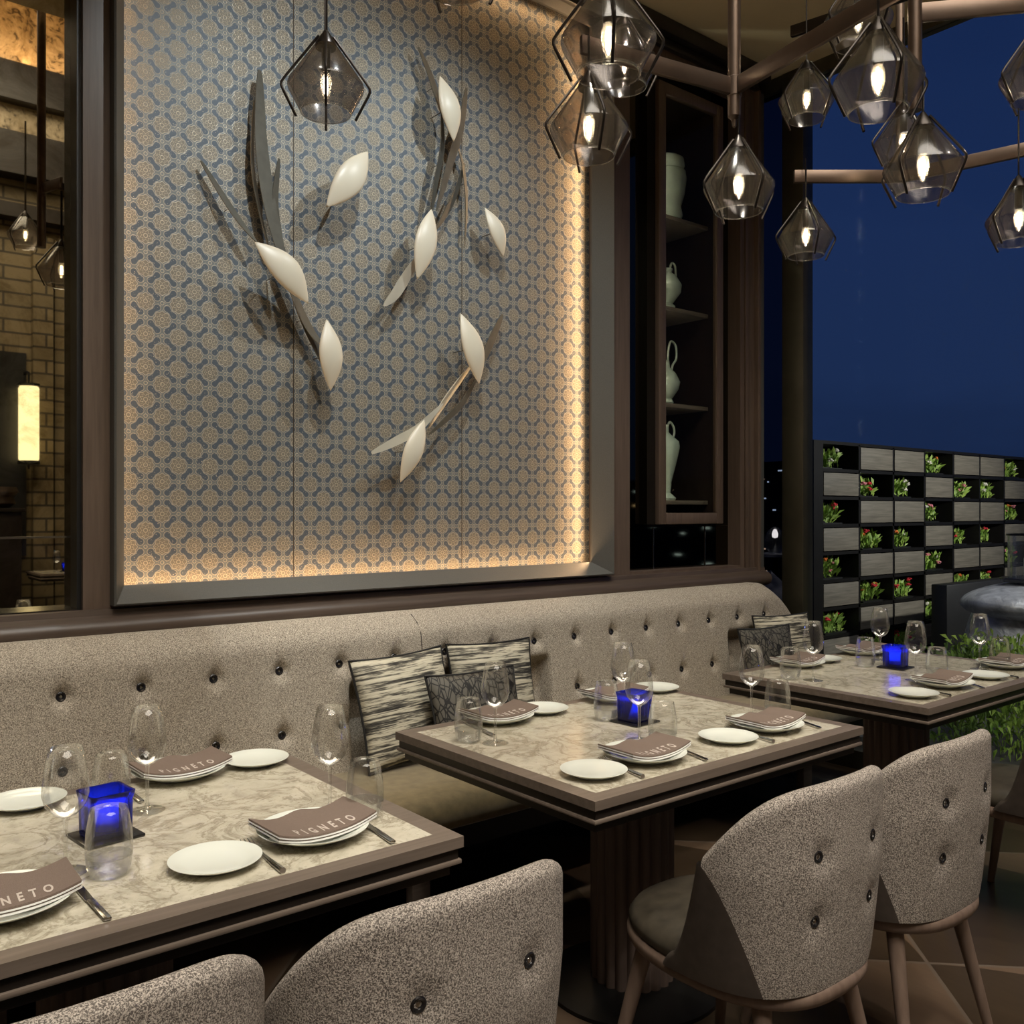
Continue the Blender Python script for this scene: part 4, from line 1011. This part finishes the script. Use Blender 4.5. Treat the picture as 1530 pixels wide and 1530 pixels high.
for c_, r, z0 in plants:
    if r == NRW-1 and c_ > 3: continue
    rnd = random.Random(c_*31+r)
    f1 = fcols[rnd.randrange(4)]; f2 = fcols[rnd.randrange(4)]
    col_ = ['first', 'second', 'third', 'fourth', 'fifth', 'sixth', 'seventh', 'eighth', 'ninth', 'tenth'][c_]
    t = thing('flowering_plant', '%s flowering plant in the planter wall, %s row down, %s column' % (fname[f1] + ('' if f1 == f2 else ' and ' + fname[f2]), rown[r], col_), 'plant',
              (PX0 + c_*CWd + CWd*.40 + rnd.uniform(-.05, .05), YPL+.10, z0-.002))
    MB().box(-.17, .17, -.07, .10, 0, .012).done('soil_tray', 'black', t, smooth=None)
    plant_mesh(c_*17+r, .22, .24, 170, .085).done('foliage', 'leaf', t, smooth=None, fix=False)
    for q, fm in ((0, f1), (1, f1), (2, f2)):
        b = MB(); cx_, cy_, cz_ = rnd.uniform(-.13, .13), rnd.uniform(-.07, 0), rnd.uniform(.07, .18)
        for k in range(9):
            Mx = Matrix.Translation((cx_ + rnd.uniform(-.022, .022), cy_ + rnd.uniform(-.015, .015), cz_ + rnd.uniform(-.01, .012)))
            b.lathe([(0, -.008), (.012, -.002), (.014, .005), (0, .012)], 6, Mx)
        b.done('blossom', fm, t, smooth=60)
# hedge along the glass
ordn = ['first', 'second', 'third', 'fourth', 'fifth', 'sixth', 'seventh', 'eighth', 'ninth']
for row in range(2):
    for k in range(8):
        y = 2.30 - k*.40 + .0*row; hh = (.54, .50)[row] + .08*sin(k*2.3+row)
        b = plant_mesh(900+k+20*row, hh, .28, 1000, .046, .17, .95)
        t = thing('shrub', 'leafy low shrub outside the glass, %s row, %s from the wooden wall' % (('front', 'back')[row], ordn[k]), 'shrub', (4.93 + .40*row, y, .14)); t.rotation_euler = (0, 0, pi/2)
        b.done('foliage', 'leaf' if (k+row) % 3 else 'dark_leaf', t, smooth=None, fix=False)
        MB().tube([(0, 0, 0), (.01, 0, .25)], [.012, .006], 8).done('stem', 'hedge_stem', t)
tr = MB().box(XG+.12, 5.5, -.6, 3.0, 0, .14).done('planter_trough', 'concrete', smooth=None); tag(tr, 'low planting trough along the outside of the window', 'planter')
# silver boulder table with hurricane lantern
sx_, sy_ = px_(1535, 900, 7.2).x, px_(1535, 900, 7.2).y
t = thing('boulder_seat', 'polished silver boulder-shaped seat on the terrace beside the planter wall', 'stone seat', (sx_, sy_, 0))
def rock(cz, rx, ry, rz_, sd):
    b = MB(); rnd = random.Random(sd); ph = [rnd.uniform(0, 6) for _ in range(4)]
    def fn(u, v):
        a_ = u*2*pi; e_ = (v-.5)*pi; k = 1 + .08*sin(2*a_+ph[0]) + .05*sin(3*a_ + 2*e_ + ph[1])
        return Vector((rx*k*cos(e_)*cos(a_), ry*k*cos(e_)*sin(a_), cz + rz_*sin(e_)*(1 + .12*sin(a_+ph[2]))))
    return b.grid(fn, 48, 24, closeu=True)
rock(.72, .52, .46, .15, 3).done('upper_slab', 'rough_silver', t, smooth=80)
rock(.42, .42, .40, .42, 5).done('lower_boulder', 'rough_silver', t, smooth=80)
hv = thing('hurricane_lantern', 'clear glass hurricane lantern with a black base standing on the silver boulder', 'lantern', (sx_+.02, sy_-.02, .872))
MB().lathe([(0, 0), (.20, 0), (.21, .02), (.20, .03), (0, .03)], 32).done('base', 'black_rim', hv)
MB().lathe([(.155, .03), (.155, .34), (.150, .34), (.150, .03)], 32).done('glass_cylinder', 'clear_glass', hv)
MB().lathe([(.15, .34), (.165, .34), (.165, .352), (.15, .352)], 32).done('top_ring', 'dark_metal', hv)
MB().lathe([(0, .03), (.05, .03), (.05, .17), (0, .17)], 20).done('candle', 'candle_wax', hv)
bx = MB().box(7.80, 12.5, 3.72, 3.86, 0, .76, bev=.01).done('planting_box', 'black'); tag(bx, 'plain black low planting box in front of the planter wall', 'planter')
# added lantern and table standing in for a lamp reflection in the narrow pane
q = px_(1158, 836, 7.3)
t = thing('reflection_table', 'small pale round table standing in for a reflected shelf in the narrow window pane', 'table', (q.x, q.y, 0))
MB().lathe([(0, .97), (.22, .97), (.22, .995), (0, .995)], 32).done('table_top', 'hem', t); MB().tube([(0, 0, 0), (0, 0, .97)], .03, 12).done('leg', 'dark_metal', t)
t = thing('reflection_lantern', 'small lit round glass lantern standing in for a lamp reflection in the narrow pane', 'lantern', (q.x, q.y, .996))
MB().lathe([(0, 0), (.05, 0), (.09, .06), (.10, .13), (.07, .20), (.03, .24), (0, .25)], 24).done('glass_globe', 'clear_glass', t); MB().lathe([(0, .14), (.025, .15), (.03, .18), (.015, .22), (0, .23)], 12).done('bulb', 'city_bright', t)
t = thing('boulder_seat', 'silver boulder-shaped seat seen through the narrow window pane', 'stone seat', (6.2, px_(1152, 880, 6.2).y, 0))
rock(.45, .16, .20, .42, 9).done('boulder_body', 'rough_silver', t, smooth=80)
# city
rnd = random.Random(4)
def tower(label, x, y, w_, h_, n_, facing):
    t = thing('tower_block', label, 'building', (x, y, -60))
    MB().box(-w_/2, w_/2, -w_/2, w_/2, 0, 60+h_).done('tower_body', 'black', t, smooth=None)
    for k in range(n_):
        u = rnd.uniform(-w_/2, w_/2*.9); z = 60 + rnd.uniform(-14, h_-.6); s_ = rnd.choice([.12, .2, .3, .6]); m_ = rnd.choice(['city_white', 'city_white', 'city_warm', 'city_white', 'city_red' if k % 9 == 0 else 'city_warm'])
        if facing == 'x': MB().box(-w_/2-.1, -w_/2, u, u+s_, z, z+.13).done('lit_window', m_, t, smooth=None)
        else: MB().box(u, u+s_, w_/2, w_/2+.1, z, z+.13).done('lit_window', m_, t, smooth=None)
d_ = Vector((CT + ST*.288, ST - CT*.288, 0))
tower('distant dark tower with lit windows seen through the narrow pane', d_.x*95, d_.y*95, 14, 6.0, 98, 'x')
tower('distant dark low block with a few lit windows, mirrored in the cabinet niche', 70, -48, 22, 4, 60, 'x')
tower('distant dark wide block with lit windows, mirrored in the cabinet niche', 98, -14, 26, 2.5, 60, 'x')
